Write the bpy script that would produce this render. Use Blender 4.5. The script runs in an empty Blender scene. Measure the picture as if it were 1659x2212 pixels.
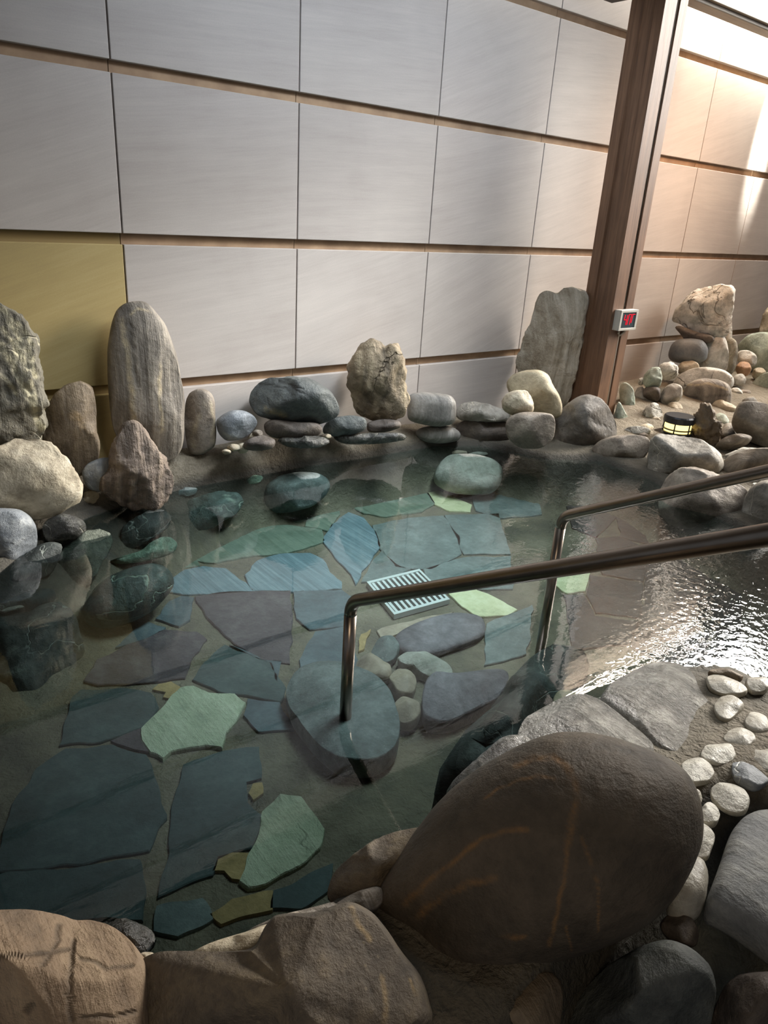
import bpy, bmesh, math, random
import numpy as np
from mathutils import Vector, noise

scene = bpy.context.scene
COL = scene.collection
random.seed(7)

# ------------------------------------------------------------------ camera
W, H, F = 1659.0, 2212.0, 1586.76
RIGHT = Vector((0.784344780906149, -0.6174572346350444, 0.059580433551031126))
DOWN = Vector((-0.18997702072826095, -0.3305301804768112, -0.924477436928117))
FWD = Vector((0.5905184131426378, 0.7137901394603391, -0.3765523078520309))
CAM = Vector((-1.37472132, -3.79876841, 1.47747531))
from mathutils import Matrix
cd = bpy.data.cameras.new('camera'); co = bpy.data.objects.new('camera', cd); COL.objects.link(co)
m = Matrix((RIGHT, -DOWN, -FWD)).transposed().to_4x4(); m.translation = CAM
co.matrix_world = m
cd.sensor_fit = 'VERTICAL'; cd.sensor_height = 36.0; cd.lens = F / H * 36.0
cd.clip_start = 0.02; cd.clip_end = 200
scene.camera = co

def ray(x, y): return RIGHT * ((x - W / 2) / F) + DOWN * ((y - H / 2) / F) + FWD
def on_z(x, y, z=0.0):
    d = ray(x, y); return CAM + d * ((z - CAM.z) / d.z)
def on_y(x, y, Y):
    d = ray(x, y); return CAM + d * ((Y - CAM.y) / d.y)

FR = dict(L=(0, 600, 2.9625), M=(440, 680, 2.514), R=(1060, 580, 2.7696), U=(0, 1100, 2.9625), F=(400, 1000, 2.074),
          B=(0, 1500, 2.074), G=(700, 1400, 1.73), K=(1180, 1380, 3.463), Q=(1300, 1700, 4.32), S=(1300, 560, 4.62),
          T=(1140, 830, 3.197), E=(1000, 950, 2.517), P=(0, 0, 1.0))
def px(fr, p):
    ox, oy, s = FR[fr]; return (ox + p[0] / s, oy + p[1] / s)

# ------------------------------------------------------------------ materials
def lin(c):
    if isinstance(c, str):
        c = [int(c[i:i + 2], 16) / 255 for i in (0, 2, 4)]
    return tuple(v / 12.92 if v <= .04045 else ((v + .055) / 1.055) ** 2.4 for v in c) + (1.0,)

class NT:
    def __init__(s, name):
        s.m = bpy.data.materials.new(name); s.m.use_nodes = True
        s.t = s.m.node_tree; s.t.nodes.clear()
        s.out = s.n('ShaderNodeOutputMaterial')
    def n(s, typ, **kw):
        nd = s.t.nodes.new(typ)
        for k, v in kw.items():
            if k.startswith('i_'):
                nd.inputs[k[2:].replace('_', ' ')].default_value = v
            else: setattr(nd, k, v)
        return nd
    def l(s, a, b): s.t.links.new(a, b)
    def math(s, op, a, b=None, c=None):
        nd = s.n('ShaderNodeMath', operation=op)
        for i, v in enumerate((a, b, c)):
            if v is None: continue
            if isinstance(v, (int, float)): nd.inputs[i].default_value = v
            else: s.l(v, nd.inputs[i])
        return nd.outputs[0]
    def mix(s, fac, a, b, mode='MIX'):
        nd = s.n('ShaderNodeMix', data_type='RGBA', blend_type=mode)
        for i, v in ((0, fac), (6, a), (7, b)):
            if isinstance(v, (int, float)): nd.inputs[i].default_value = v
            elif isinstance(v, tuple): nd.inputs[i].default_value = v
            else: s.l(v, nd.inputs[i])
        return nd.outputs[2]
    def ramp(s, fac, stops):
        nd = s.n('ShaderNodeValToRGB'); e = nd.color_ramp.elements
        while len(e) < len(stops): e.new(0.5)
        for el, (p, c) in zip(e, stops):
            el.position = p; el.color = c if isinstance(c, tuple) else (c, c, c, 1)
        s.l(fac, nd.inputs[0]); return nd.outputs[0]
    def noise(s, vec, scale, detail=5, rough=.6, dist=0.0):
        nd = s.n('ShaderNodeTexNoise', i_Scale=scale, i_Detail=detail, i_Roughness=rough, i_Distortion=dist)
        s.l(vec, nd.inputs['Vector']); return nd.outputs['Fac']
    def mapping(s, vec, rot=(0, 0, 0), scale=(1, 1, 1)):
        nd = s.n('ShaderNodeMapping'); nd.inputs['Rotation'].default_value = rot; nd.inputs['Scale'].default_value = scale
        s.l(vec, nd.inputs['Vector']); return nd.outputs[0]
    def obj_vec(s):
        """object coordinates shifted by a random amount per object"""
        tc = s.n('ShaderNodeTexCoord'); oi = s.n('ShaderNodeObjectInfo')
        mul = s.math('MULTIPLY', oi.outputs['Random'], 37.0)
        cmb = s.n('ShaderNodeCombineXYZ')
        for i in range(3): s.l(mul, cmb.inputs[i])
        add = s.n('ShaderNodeVectorMath', operation='ADD')
        s.l(tc.outputs['Object'], add.inputs[0]); s.l(cmb.outputs[0], add.inputs[1])
        return add.outputs[0]
    def bsdf(s, col, rough=.6, bump=None, strength=.4, dist=.01, metal=0.0, spec=.5, coat=0.0):
        b = s.n('ShaderNodeBsdfPrincipled')
        for key, v in (('Base Color', col), ('Roughness', rough)):
            if isinstance(v, (int, float, tuple)): b.inputs[key].default_value = v
            else: s.l(v, b.inputs[key])
        b.inputs['Metallic'].default_value = metal; b.inputs['Specular IOR Level'].default_value = spec
        b.inputs['Coat Weight'].default_value = coat; b.inputs['Coat Roughness'].default_value = .15
        if bump is not None:
            bp = s.n('ShaderNodeBump', i_Strength=strength, i_Distance=dist)
            s.l(bump, bp.inputs['Height']); s.l(bp.outputs[0], b.inputs['Normal']); s.l(bp.outputs[0], b.inputs['Coat Normal'])
        s.l(b.outputs[0], s.out.inputs[0]); return b

MATS = {}
def stone(key, base, dark, light, vein=None, stripe=None, scale=6.0, rough=.6, bump=.5, veinw=.02, speck=0.0, vscale=3.0, wet=0.0, mark=None):
    """natural stone: two blotch scales, optional layered stripes, thin veins, mineral specks"""
    t = NT('stone_' + key); v = t.obj_vec()
    n1 = t.noise(v, scale, 6, .65, .3); n2 = t.noise(v, scale * 5, 6, .7)
    f = t.math('ADD', t.math('MULTIPLY', n1, .65), t.math('MULTIPLY', n2, .35))
    hgt = t.math('ADD', t.math('MULTIPLY', n1, .8), t.math('MULTIPLY', n2, .35))
    if stripe:
        rot, sc, amt = stripe
        sv = t.mapping(v, rot, (sc, .7, .7))
        sn = t.noise(sv, 3.0, 5, .6, .2)
        f = t.math('ADD', t.math('MULTIPLY', f, 1 - amt), t.math('MULTIPLY', sn, amt))
        hgt = t.math('ADD', hgt, t.math('MULTIPLY', sn, .6))
    c = t.ramp(f, [(.34, lin(dark)), (.5, lin(base)), (.66, lin(light))])
    if speck:
        vo = t.n('ShaderNodeTexVoronoi', i_Scale=55.0); t.l(v, vo.inputs['Vector'])
        sp = t.ramp(vo.outputs['Distance'], [(.10, 1.0), (.22, 0.0)])
        nz = t.ramp(t.noise(v, 9, 3), [(.45, 0.0), (.6, 1.0)])
        c = t.mix(t.math('MULTIPLY', t.math('MULTIPLY', sp, nz), speck), c, lin(light))
    if vein:
        nv = t.noise(v, vscale, 4, .5, .6)
        vv = t.math('ABSOLUTE', t.math('SUBTRACT', nv, .5))
        vm = t.ramp(vv, [(0.0, 1.0), (veinw, 0.0)])
        gate = t.ramp(t.noise(v, 2.2, 2), [(.42, 0.0), (.55, 1.0)])
        vm = t.math('MULTIPLY', vm, gate)
        c = t.mix(vm, c, lin(vein))
        hgt = t.math('SUBTRACT', hgt, t.math('MULTIPLY', vm, .25))
    at = t.n('ShaderNodeAttribute', attribute_name='vein'); cr = t.n('ShaderNodeAttribute', attribute_name='crack')
    brk = t.ramp(t.noise(v, 22, 5, .75), [(.36, .12), (.62, .85)])
    c = t.mix(t.math('MULTIPLY', at.outputs['Fac'], brk), c, lin(mark or vein or light))
    c = t.mix(t.math('MULTIPLY', cr.outputs['Fac'], .5), c, lin('1d1915'))
    hgt = t.math('SUBTRACT', hgt, t.math('MULTIPLY', cr.outputs['Fac'], .22))
    t.bsdf(c, rough, hgt, bump, .045, spec=.4, coat=wet)
    MATS[key] = t.m; return t.m

VERT = (0, 0, 0)
stone('grey', '8d877c', '5f5b53', 'b5ada0', vein='d8cdb8', veinw=.006)
stone('greystripe', '857c70', '544c42', 'b3a795', mark='cbb894', stripe=((0, 0, .4), 9.0, .6))
stone('brown', '6e604e', '43392d', '95846c', mark='c9ab80', stripe=((0, 0, .3), 8.0, .45))
stone('craggy', '7d7768', '47433a', 'aaa28f', vein='d9cfb2', mark='e2d6b0', stripe=((.2, .5, .4), 7.0, .4), veinw=.014, bump=.9)
stone('cream', 'b3a68e', '7c705c', 'd6cbb4', bump=.5)
stone('pyramid', '7e6f62', '40372f', 'b09d88', stripe=((0, .2, .5), 10.0, .6), bump=1.0)
stone('bluegrey', '84888b', '5c6062', 'b3b4b1', vein='cfcfc6', veinw=.006, rough=.45)
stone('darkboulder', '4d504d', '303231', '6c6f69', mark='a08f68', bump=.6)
stone('pillar', '8a7a62', '4d4335', 'b8a686', vein='594c3a', veinw=.012, stripe=((.5, .3, .4), 6.0, .5), bump=.9)
stone('drum', '77736c', '53504b', 'a6a199', stripe=((0, 1.57, 0), 9.0, .6), bump=.4)
stone('whitecrag', 'b0a48f', '77664f', 'ded4c2', stripe=((0, 0, .5), 11.0, .5), bump=1.0)
stone('beige', 'a4977c', '7e735c', 'c4b79a', bump=.4)
stone('warmgrey', '807568', '5a5147', 'a69a8a', mark='b9ab8d')
stone('dome', '6b655d', '4a4640', '8d857a', bump=.45)
stone('bright', 'c2bfb4', '86837a', 'ebe8de', vein='6d685c', veinw=.010, bump=.7)
stone('slate', '6a6c6c', '55585a', '82827e', bump=.3)
stone('orange', 'b08a68', '84634a', 'd2b090')
stone('greenpale', '9aa394', '6d776b', 'c3cabb', bump=.5)
stone('bigboulder', '52483b', '383128', '66594a', mark='8a673f', vscale=2.2, scale=4.0, bump=.5, rough=.7)
stone('foreground', '8d7861', '5a4c3e', 'ab957a', stripe=((0, 1.35, .2), 7.0, .5), bump=.7, rough=.7)
stone('foregrounddark', '645a4d', '423b33', '84765f', mark='a38c66', bump=.6, speck=.5, rough=.7)
stone('wetschist', '77736a', '403d37', 'b7b3a8', stripe=((.3, .2, .6), 5.0, .3), bump=1.0, rough=.3, speck=.8, scale=10, wet=.7)
stone('pebble', 'a8a294', '837d70', 'cfcabd', bump=.35, rough=.45, wet=.2)
stone('pebblewhite', 'c3beb0', '948e80', 'dedacd', bump=.6, rough=.4, wet=.2)
stone('greyslab', '7b7d7d', '5d5f60', 'a3a39d', stripe=((0, 0, .9), 6.0, .35), bump=.4)
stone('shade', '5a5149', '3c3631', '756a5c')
stone('wetdark', '3c3b36', '1f1f1c', '6d6a60', vein='a9a596', veinw=.008, bump=.9, rough=.25, wet=.3)
# submerged
stone('subgreen', '4b5650', '2f3733', '70807a', vein='a9b8a5', veinw=.010, bump=.7)
stone('subdark', '3f433f', '262926', '5d625c', vein='8d9288', veinw=.006, bump=.5)
stone('subporous', '666b5d', '3a3f36', '8d9280', bump=1.0, scale=9)
stone('subpalegreen', '7f9a84', '4a6050', 'b9cdb6', bump=.8, scale=14)
stone('subgrey', '5d6663', '3f4745', '7f8884', speck=.7, bump=.5)
stone('subpale', '9a988c', '75746a', 'bdbab0', bump=.6)
stone('subpurple', '6d686b', '4c484b', '8d878a', bump=.5)
stone('subtan', '9d8f7c', '7b6f5f', 'b7a994', bump=.3)
# flagstones
stone('fblue', '687e85', '54686f', '84989d', stripe=((0, 0, 1.2), 14.0, .65), bump=.4, rough=.7)
stone('fslate', '4e5c60', '3e4a4e', '637175', bump=.4, rough=.7)
stone('fteal', '3e4d4c', '303e3d', '50605e', bump=.4, rough=.7)
stone('fpurple', '4f474a', '3c3638', '67605f', bump=.6, rough=.7, speck=.3)
stone('fgreen', '6b7a6a', '556353', '838f7c', stripe=((0, 0, .9), 10.0, .45), bump=.4, rough=.7)
stone('fpale', 'a9b396', '81907b', 'c4cbb0', stripe=((0, 0, 1.0), 6.0, .3), vein='6d7a66', veinw=.012, bump=.8, rough=.7)
stone('fyellow', 'c6c79c', 'a3a57f', 'd9d9b5', bump=.4, rough=.7)
stone('fochre', '9a8455', '76653f', 'b59c6a', bump=.5, rough=.7)
stone('fshade', '3b3a38', '2c2b29', '4c4a47', bump=.3, rough=.7)
stone('fgrey', '66726f', '4e5957', '808b87', bump=.5, rough=.7)

# mortar / ground
t = NT('mortar'); tc = t.n('ShaderNodeTexCoord'); v = tc.outputs['Object']
n1 = t.noise(v, 5, 6, .6); n2 = t.noise(v, 90, 4, .6)
c = t.ramp(t.math('ADD', t.math('MULTIPLY', n1, .6), t.math('MULTIPLY', n2, .4)), [(.35, lin('5d5445')), (.52, lin('756b59')), (.68, lin('8d8371'))])
sp = t.n('ShaderNodeSeparateXYZ'); t.l(v, sp.inputs[0])
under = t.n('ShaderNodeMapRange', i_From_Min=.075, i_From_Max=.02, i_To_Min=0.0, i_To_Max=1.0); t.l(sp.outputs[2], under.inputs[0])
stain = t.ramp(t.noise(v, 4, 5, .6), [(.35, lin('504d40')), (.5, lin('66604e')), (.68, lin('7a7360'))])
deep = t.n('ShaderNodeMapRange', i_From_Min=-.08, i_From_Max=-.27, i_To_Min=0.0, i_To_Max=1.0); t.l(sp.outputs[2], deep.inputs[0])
c = t.mix(under.outputs[0], c, lin('403c33')); c = t.mix(deep.outputs[0], c, stain)  # wet band at the waterline, with the shade there darkened into its colour
n3 = t.noise(v, 22, 4, .6, .6)
t.bsdf(c, .8, t.math('ADD', t.math('ADD', n1, t.math('MULTIPLY', n3, .8)), t.math('MULTIPLY', n2, .25)), .8, .035)
MATS['mortar'] = t.m

# sandstone wall panels; every panel gets its own grain direction
def panel_mat(key, a, b, c_):
    t = NT(key); tc = t.n('ShaderNodeTexCoord'); sp = t.n('ShaderNodeSeparateXYZ'); t.l(tc.outputs['Object'], sp.inputs[0])
    ix = t.math('FLOOR', sp.outputs[0]); iz = t.math('FLOOR', t.math('DIVIDE', t.math('ADD', sp.outputs[2], .164), .7363))
    cb = t.n('ShaderNodeCombineXYZ'); t.l(ix, cb.inputs[0]); t.l(iz, cb.inputs[1])
    wn = t.n('ShaderNodeTexWhiteNoise', noise_dimensions='3D'); t.l(cb.outputs[0], wn.inputs['Vector'])
    ang = t.math('ADD', t.math('MULTIPLY', wn.outputs['Value'], .42), -.02)
    rot = t.n('ShaderNodeVectorRotate', rotation_type='Y_AXIS'); t.l(tc.outputs['Object'], rot.inputs['Vector']); t.l(ang, rot.inputs['Angle'])
    off = t.n('ShaderNodeVectorMath', operation='MULTIPLY_ADD'); t.l(wn.outputs['Color'], off.inputs[0]); off.inputs[1].default_value = (9, 9, 9); t.l(rot.outputs[0], off.inputs[2])
    n1 = t.noise(t.mapping(off.outputs[0], (0, 0, 0), (1.0, 1, 14)), 1.6, 6, .62, .15)
    n2 = t.noise(t.mapping(off.outputs[0], (0, 0, 0), (2.0, 1, 36)), 3.0, 4, .6)
    n3 = t.noise(off.outputs[0], 2.0, 4, .5, .5)
    n4 = t.noise(tc.outputs['Object'], 140, 3, .7)
    f = t.math('ADD', t.math('ADD', t.math('ADD', t.math('MULTIPLY', n1, .32), t.math('MULTIPLY', n2, .18)), t.math('MULTIPLY', n3, .32)), t.math('MULTIPLY', n4, .18))
    c = t.ramp(f, [(.34, lin(a)), (.5, lin(b)), (.66, lin(c_))])
    tone = t.math('ADD', t.math('MULTIPLY', wn.outputs['Value'], .12), .94)
    hs = t.n('ShaderNodeHueSaturation'); t.l(tone, hs.inputs['Value']); t.l(c, hs.inputs['Color'])
    t.bsdf(hs.outputs[0], .7, n1, .22, .006); MATS[key] = t.m
panel_mat('panel', 'a49a92', 'b0a79f', 'bbb2a9')
panel_mat('panel_ochre', '9a865a', 'a6925f', 'b09d6c')
t = NT('groove'); tc = t.n('ShaderNodeTexCoord')
c = t.ramp(t.noise(tc.outputs['Object'], 6, 4), [(.35, lin('8f7358')), (.65, lin('a98c6d'))]); t.bsdf(c, .75); MATS['groove'] = t.m
t = NT('groove_ochre'); t.bsdf(lin('8c774c'), .75); MATS['groove_ochre'] = t.m

def wood(key, a, b, rotv=(0, 0, 0), sc=(14, 14, .8)):
    t = NT(key); v = t.obj_vec(); sv = t.mapping(v, rotv, sc)
    n1 = t.noise(sv, 3, 6, .6, .4); n2 = t.noise(v, 2.5, 3)
    c = t.ramp(t.math('ADD', t.math('MULTIPLY', n1, .7), t.math('MULTIPLY', n2, .3)), [(.35, lin(a)), (.65, lin(b))])
    t.bsdf(c, .5, n1, .15, .006); MATS[key] = t.m
wood('wood_post', '59402e', '85634a')
wood('wood_groove', '35261c', '4d382a')
wood('wood_beam', '7b7061', '968b7a', sc=(.8, 14, 14))
wood('wood_dark', '2a241e', '3b332b', sc=(.8, 14, 14))

def plain(key, col, rough=.5, metal=0.0, spec=.5):
    t = NT(key); t.bsdf(lin(col), rough, metal=metal, spec=spec); MATS[key] = t.m
t = NT('steel'); tc = t.n('ShaderNodeTexCoord'); n = t.noise(t.mapping(tc.outputs['Object'], (0, 0, 0), (60, 3, 3)), 3, 3)
c = t.ramp(n, [(.3, lin('85796d')), (.7, lin('9c9083'))]); t.bsdf(c, .28, n, .03, .002, metal=1.0); MATS['steel'] = t.m
plain('grate_steel', 'c9cfcb', .35, 0.0); plain('drain_dark', '0d1110', .8)
plain('housing', 'b9b6ac', .5); plain('screen', '3a4448', .25); plain('black_metal', '23262a', .35, .3); plain('cable', 'c4beb0', .5)
def emit(key, col, s):
    t = NT(key); e = t.n('ShaderNodeEmission', i_Strength=s); e.inputs[0].default_value = lin(col); t.l(e.outputs[0], t.out.inputs[0]); MATS[key] = t.m
emit('led', 'ff2438', 1.25); emit('lamp_glow', 'ffe48a', 2.4)

# water: mirror reflection by angle over tinted clear water; ripples grow towards the inflow on the right
t = NT('water'); tc = t.n('ShaderNodeTexCoord'); v = tc.outputs['Object']
sp = t.n('ShaderNodeSeparateXYZ'); t.l(v, sp.inputs[0])
mask = t.n('ShaderNodeMapRange', i_From_Min=.55, i_From_Max=1.6, i_To_Min=.0, i_To_Max=1.0); t.l(t.math('SUBTRACT', sp.outputs[0], t.math('MULTIPLY', t.math('ADD', sp.outputs[1], 2.6), .5)), mask.inputs[0])
n1 = t.noise(t.mapping(v, (0, 0, .65), (1.0, 4.0, 1.0)), 7, 3, .5); n2 = t.noise(v, 26, 2, .5)
wv = t.math('ADD', t.math('MULTIPLY', t.math('MULTIPLY', n1, t.math('ADD', t.math('MULTIPLY', mask.outputs[0], .75), .25)), .16), t.math('MULTIPLY', t.math('MULTIPLY', n2, mask.outputs[0]), .35))
bp = t.n('ShaderNodeBump', i_Strength=.35, i_Distance=.02); t.l(wv, bp.inputs['Height'])
fr = t.n('ShaderNodeFresnel', i_IOR=1.58); t.l(bp.outputs[0], fr.inputs['Normal'])
gl = t.n('ShaderNodeBsdfGlossy', i_Roughness=.0); gl.inputs[0].default_value = (1, 1, 1, 1); t.l(bp.outputs[0], gl.inputs['Normal'])
tr = t.n('ShaderNodeBsdfTransparent'); tr.inputs[0].default_value = (.83, .93, .905, 1)
mx = t.n('ShaderNodeMixShader'); t.l(fr.outputs[0], mx.inputs[0]); t.l(tr.outputs[0], mx.inputs[1]); t.l(gl.outputs[0], mx.inputs[2])
t.l(mx.outputs[0], t.out.inputs[0]); MATS['water'] = t.m

# ------------------------------------------------------------------ mesh helpers
def link(name, bm, mats, parent=None, loc=None, smooth=True):
    me = bpy.data.meshes.new(name)
    if loc is not None:
        bmesh.ops.translate(bm, verts=bm.verts, vec=-Vector(loc))
    bm.to_mesh(me); bm.free()
    for mm in (mats if isinstance(mats, (list, tuple)) else [mats]): me.materials.append(MATS[mm])
    if smooth: me.polygons.foreach_set('use_smooth', [True] * len(me.polygons))
    o = bpy.data.objects.new(name, me); COL.objects.link(o)
    if loc is not None: o.location = loc
    if parent is not None:
        o.parent = parent
        if loc is not None: o.location = Vector(loc) - parent.location
    return o
def tag(o, label=None, cat=None, group=None, kind=None):
    if label: o['label'] = label
    if cat: o['category'] = cat
    if group: o['group'] = group
    if kind: o['kind'] = kind
    return o
def empty(name, loc):
    o = bpy.data.objects.new(name, None); COL.objects.link(o); o.location = loc; o.empty_display_size = .1; return o
def box(bm, x0, x1, y0, y1, z0, z1, bev=0.0, mi=0):
    r = bmesh.ops.create_cube(bm, size=1.0)
    vs = r['verts']
    for q in vs: q.co = Vector(((x0 + x1) / 2 + q.co.x * (x1 - x0), (y0 + y1) / 2 + q.co.y * (y1 - y0), (z0 + z1) / 2 + q.co.z * (z1 - z0)))
    fs = set(f for q in vs for f in q.link_faces)
    for f in fs: f.material_index = mi
    if bev:
        es = list(set(e for f in fs for e in f.edges))
        rr = bmesh.ops.bevel(bm, geom=es, offset=bev, segments=2, affect='EDGES', profile=.5)
        for f in rr['faces']: f.material_index = mi
def tube(bm, pts, r, seg=20, cap=True):
    pts = [Vector(p) for p in pts]; rings = []
    up = Vector((1, 0, 0))
    for i, p in enumerate(pts):
        d = (pts[min(i + 1, len(pts) - 1)] - pts[max(i - 1, 0)]).normalized()
        a = up - d * up.dot(d)
        if a.length < 1e-4: a = Vector((0, 1, 0)) - d * d.y
        a.normalize(); b = d.cross(a)
        rings.append([bm.verts.new(p + (a * math.cos(2 * math.pi * k / seg) + b * math.sin(2 * math.pi * k / seg)) * r) for k in range(seg)])
    for A, B in zip(rings, rings[1:]):
        for k in range(seg): bm.faces.new((A[k], A[(k + 1) % seg], B[(k + 1) % seg], B[k]))
    if cap: bm.faces.new(rings[0][::-1]); bm.faces.new(rings[-1])
def chaikin(P, n=2):
    for _ in range(n):
        Q = []
        for a, b in zip(P, P[1:] + P[:1]):
            Q.append((a[0] * .8 + b[0] * .2, a[1] * .8 + b[1] * .2)); Q.append((a[0] * .2 + b[0] * .8, a[1] * .2 + b[1] * .8))
        P = Q
    return P
def parea(P): return sum(x0 * y1 - x1 * y0 for (x0, y0), (x1, y1) in zip(P, P[1:] + P[:1])) / 2
def centroid(P):
    A = cx = cy = 0
    for (x0, y0), (x1, y1) in zip(P, P[1:] + P[:1]):
        k = x0 * y1 - x1 * y0; A += k; cx += (x0 + x1) * k; cy += (y0 + y1) * k
    return cx / (3 * A), cy / (3 * A)
def polar(P, c, n=256):
    out = [0.0] * n
    for i in range(n):
        th = 2 * math.pi * i / n; dx, dy = math.cos(th), math.sin(th); best = 0
        for (x0, y0), (x1, y1) in zip(P, P[1:] + P[:1]):
            ax, ay, ex, ey = x0 - c[0], y0 - c[1], x1 - x0, y1 - y0
            den = dx * ey - dy * ex
            if abs(den) < 1e-12: continue
            tt = (ax * ey - ay * ex) / den; u = (ax * dy - ay * dx) / den
            if -1e-6 <= u <= 1 + 1e-6 and tt > best: best = tt
        out[i] = best
    return out

ICO = {}
def ico(n):
    if n not in ICO:
        bm = bmesh.new(); bmesh.ops.create_icosphere(bm, subdivisions=n, radius=1.0)
        ICO[n] = ([q.co.copy() for q in bm.verts], [[q.index for q in f.verts] for f in bm.faces]); bm.free()
    return ICO[n]
RN = [0]
MARKS = {   # veins and cracks that belong to one particular stone
 'huge smooth dark brown boulder with orange veins on the near rim': [
  ('vein', 9, 'G', [(720,440),(790,410),(860,405),(900,440),(935,490),(945,560),(930,650),(910,730)]), ('vein', 6, 'G', [(910,730),(905,820),(890,900),(870,1000),(840,1110)]),
  ('vein', 8, 'G', [(300,960),(400,860),(520,770),(600,710),(680,680),(760,680)]), ('vein', 9, 'G', [(350,1000),(440,930),(540,880),(640,860)]), ('vein', 5, 'G', [(600,560),(700,500),(790,475),(860,490)]),
  ('vein', 3, 'G', [(960,700),(1000,800),(1025,900),(1025,1060)]), ('vein', 7, 'G', [(670,1080),(745,1080)]), ('vein', 3, 'G', [(905,1040),(925,1130)])],
 'broad brown cracked boulder in the bottom left corner': [
  ('crack', 9, 'B', [(265,1035),(255,1090)]), ('crack', 9, 'B', [(330,1110),(318,1180),(310,1300),(318,1460)]), ('crack', 7, 'B', [(0,1175),(120,1165),(250,1150),(320,1140)]), ('crack', 7, 'B', [(260,1100),(185,1220)]), ('crack', 11, 'B', [(120,1420),(140,1400)]), ('crack', 7, 'B', [(360,1180),(480,1230),(590,1215)]), ('crack', 7, 'B', [(370,1440),(500,1450),(600,1420)])],
 'broad dark brown-grey boulder at the bottom edge, middle': [
  ('vein', 8, 'G', [(100,970),(130,1040),(170,1090)]), ('vein', 8, 'G', [(215,1230),(235,1300),(225,1400)]), ('vein', 5, 'G', [(320,1240),(345,1300)])],
 'tallest rounded grey standing stone with pale vertical stripes': [
  ('vein', 8, 'L', [(780,270),(800,400),(830,600),(850,800),(860,950)]), ('vein', 5, 'L', [(1030,560),(1020,750),(1045,980)]), ('crack', 6, 'L', [(835,300),(850,500),(880,700)]), ('vein', 4, 'L', [(830,230),(880,200),(960,215)])],
 'tall craggy grey standing stone cut by the left edge, covered in cream ridges': [
  ('vein', 11, 'L', [(0,440),(60,520),(130,650),(190,760),(230,880),(265,960)]), ('vein', 9, 'L', [(20,330),(90,420),(150,560),(200,700),(240,850)]), ('vein', 8, 'L', [(60,280),(130,380),(190,500),(230,640)]), ('vein', 8, 'L', [(0,200),(80,270),(150,330),(200,430)]), ('vein', 6, 'L', [(0,620),(60,680),(110,740)]), ('vein', 6, 'L', [(130,300),(120,420),(180,600)])],
 'short brown standing stone with a vertical crack before the yellowish wall panel': [('vein', 5, 'L', [(480,850),(520,900),(540,980)]), ('crack', 4, 'L', [(470,780),(510,860),(550,1000),(560,1080)])],
 'small rounded grey standing stone right of the tallest striped stone': [('vein', 5, 'L', [(1235,1080),(1240,960),(1280,880),(1310,790),(1345,790),(1365,900),(1365,1050)])],
 'big cream boulder on the left bank below the craggy stone': [('crack', 5, 'L', [(45,1095),(150,1150),(260,1230),(350,1300),(400,1380)]), ('crack', 3, 'L', [(200,1290),(215,1400)])],
 'big dark grey-green boulder lying before the wall right of the standing stones': [('vein', 9, 'M', [(345,515),(390,530),(440,550)]), ('crack', 4, 'M', [(310,375),(380,390),(440,395)]), ('crack', 4, 'M', [(480,390),(540,430)]), ('crack', 4, 'M', [(400,360),(470,380),(530,400)])],
 'tan two-lobed upright stone with folded surface by the wall': [('crack', 7, 'M', [(985,192),(990,240),(1010,300),(1000,420),(960,500)]), ('crack', 6, 'M', [(880,300),(870,400),(900,480)]), ('vein', 6, 'M', [(920,330),(960,400),(900,470)])],
 'drum-shaped grey stone with a pale band, topmost of its stack': [('vein', 7, 'M', [(1105,475),(1200,468),(1365,478)])],
 'wet glittering schist slab with a white vein behind the huge boulder': [('vein', 3, 'G', [(925,210),(960,260),(990,325)])],
 'huge black boulder under water at the left edge': [('vein', 3, 'U', [(0,935),(120,885),(160,880)]), ('vein', 3, 'U', [(450,920),(525,870)]), ('vein', 4, 'U', [(380,1230),(410,1170),(470,1060)]), ('vein', 2, 'U', [(0,1060),(180,1030)])],
 'big smooth striped boulder behind the garden lantern': [('crack', 3, 'R', [(1150,765),(1250,775),(1430,755)]), ('vein', 3, 'R', [(1180,700),(1300,690),(1420,720)])],
 'angular dark green boulder with white veins under water left of the speckled oval': [('vein', 3, 'M', [(120,975),(140,1010),(180,1030)]), ('vein', 3, 'M', [(90,1110),(150,1040),(200,1015)])],
 'dome-shaped grey boulder at the waterline in front of the wooden post': [('crack', 3, 'R', [(560,850),(600,880),(620,930),(720,960)])],
}
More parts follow.
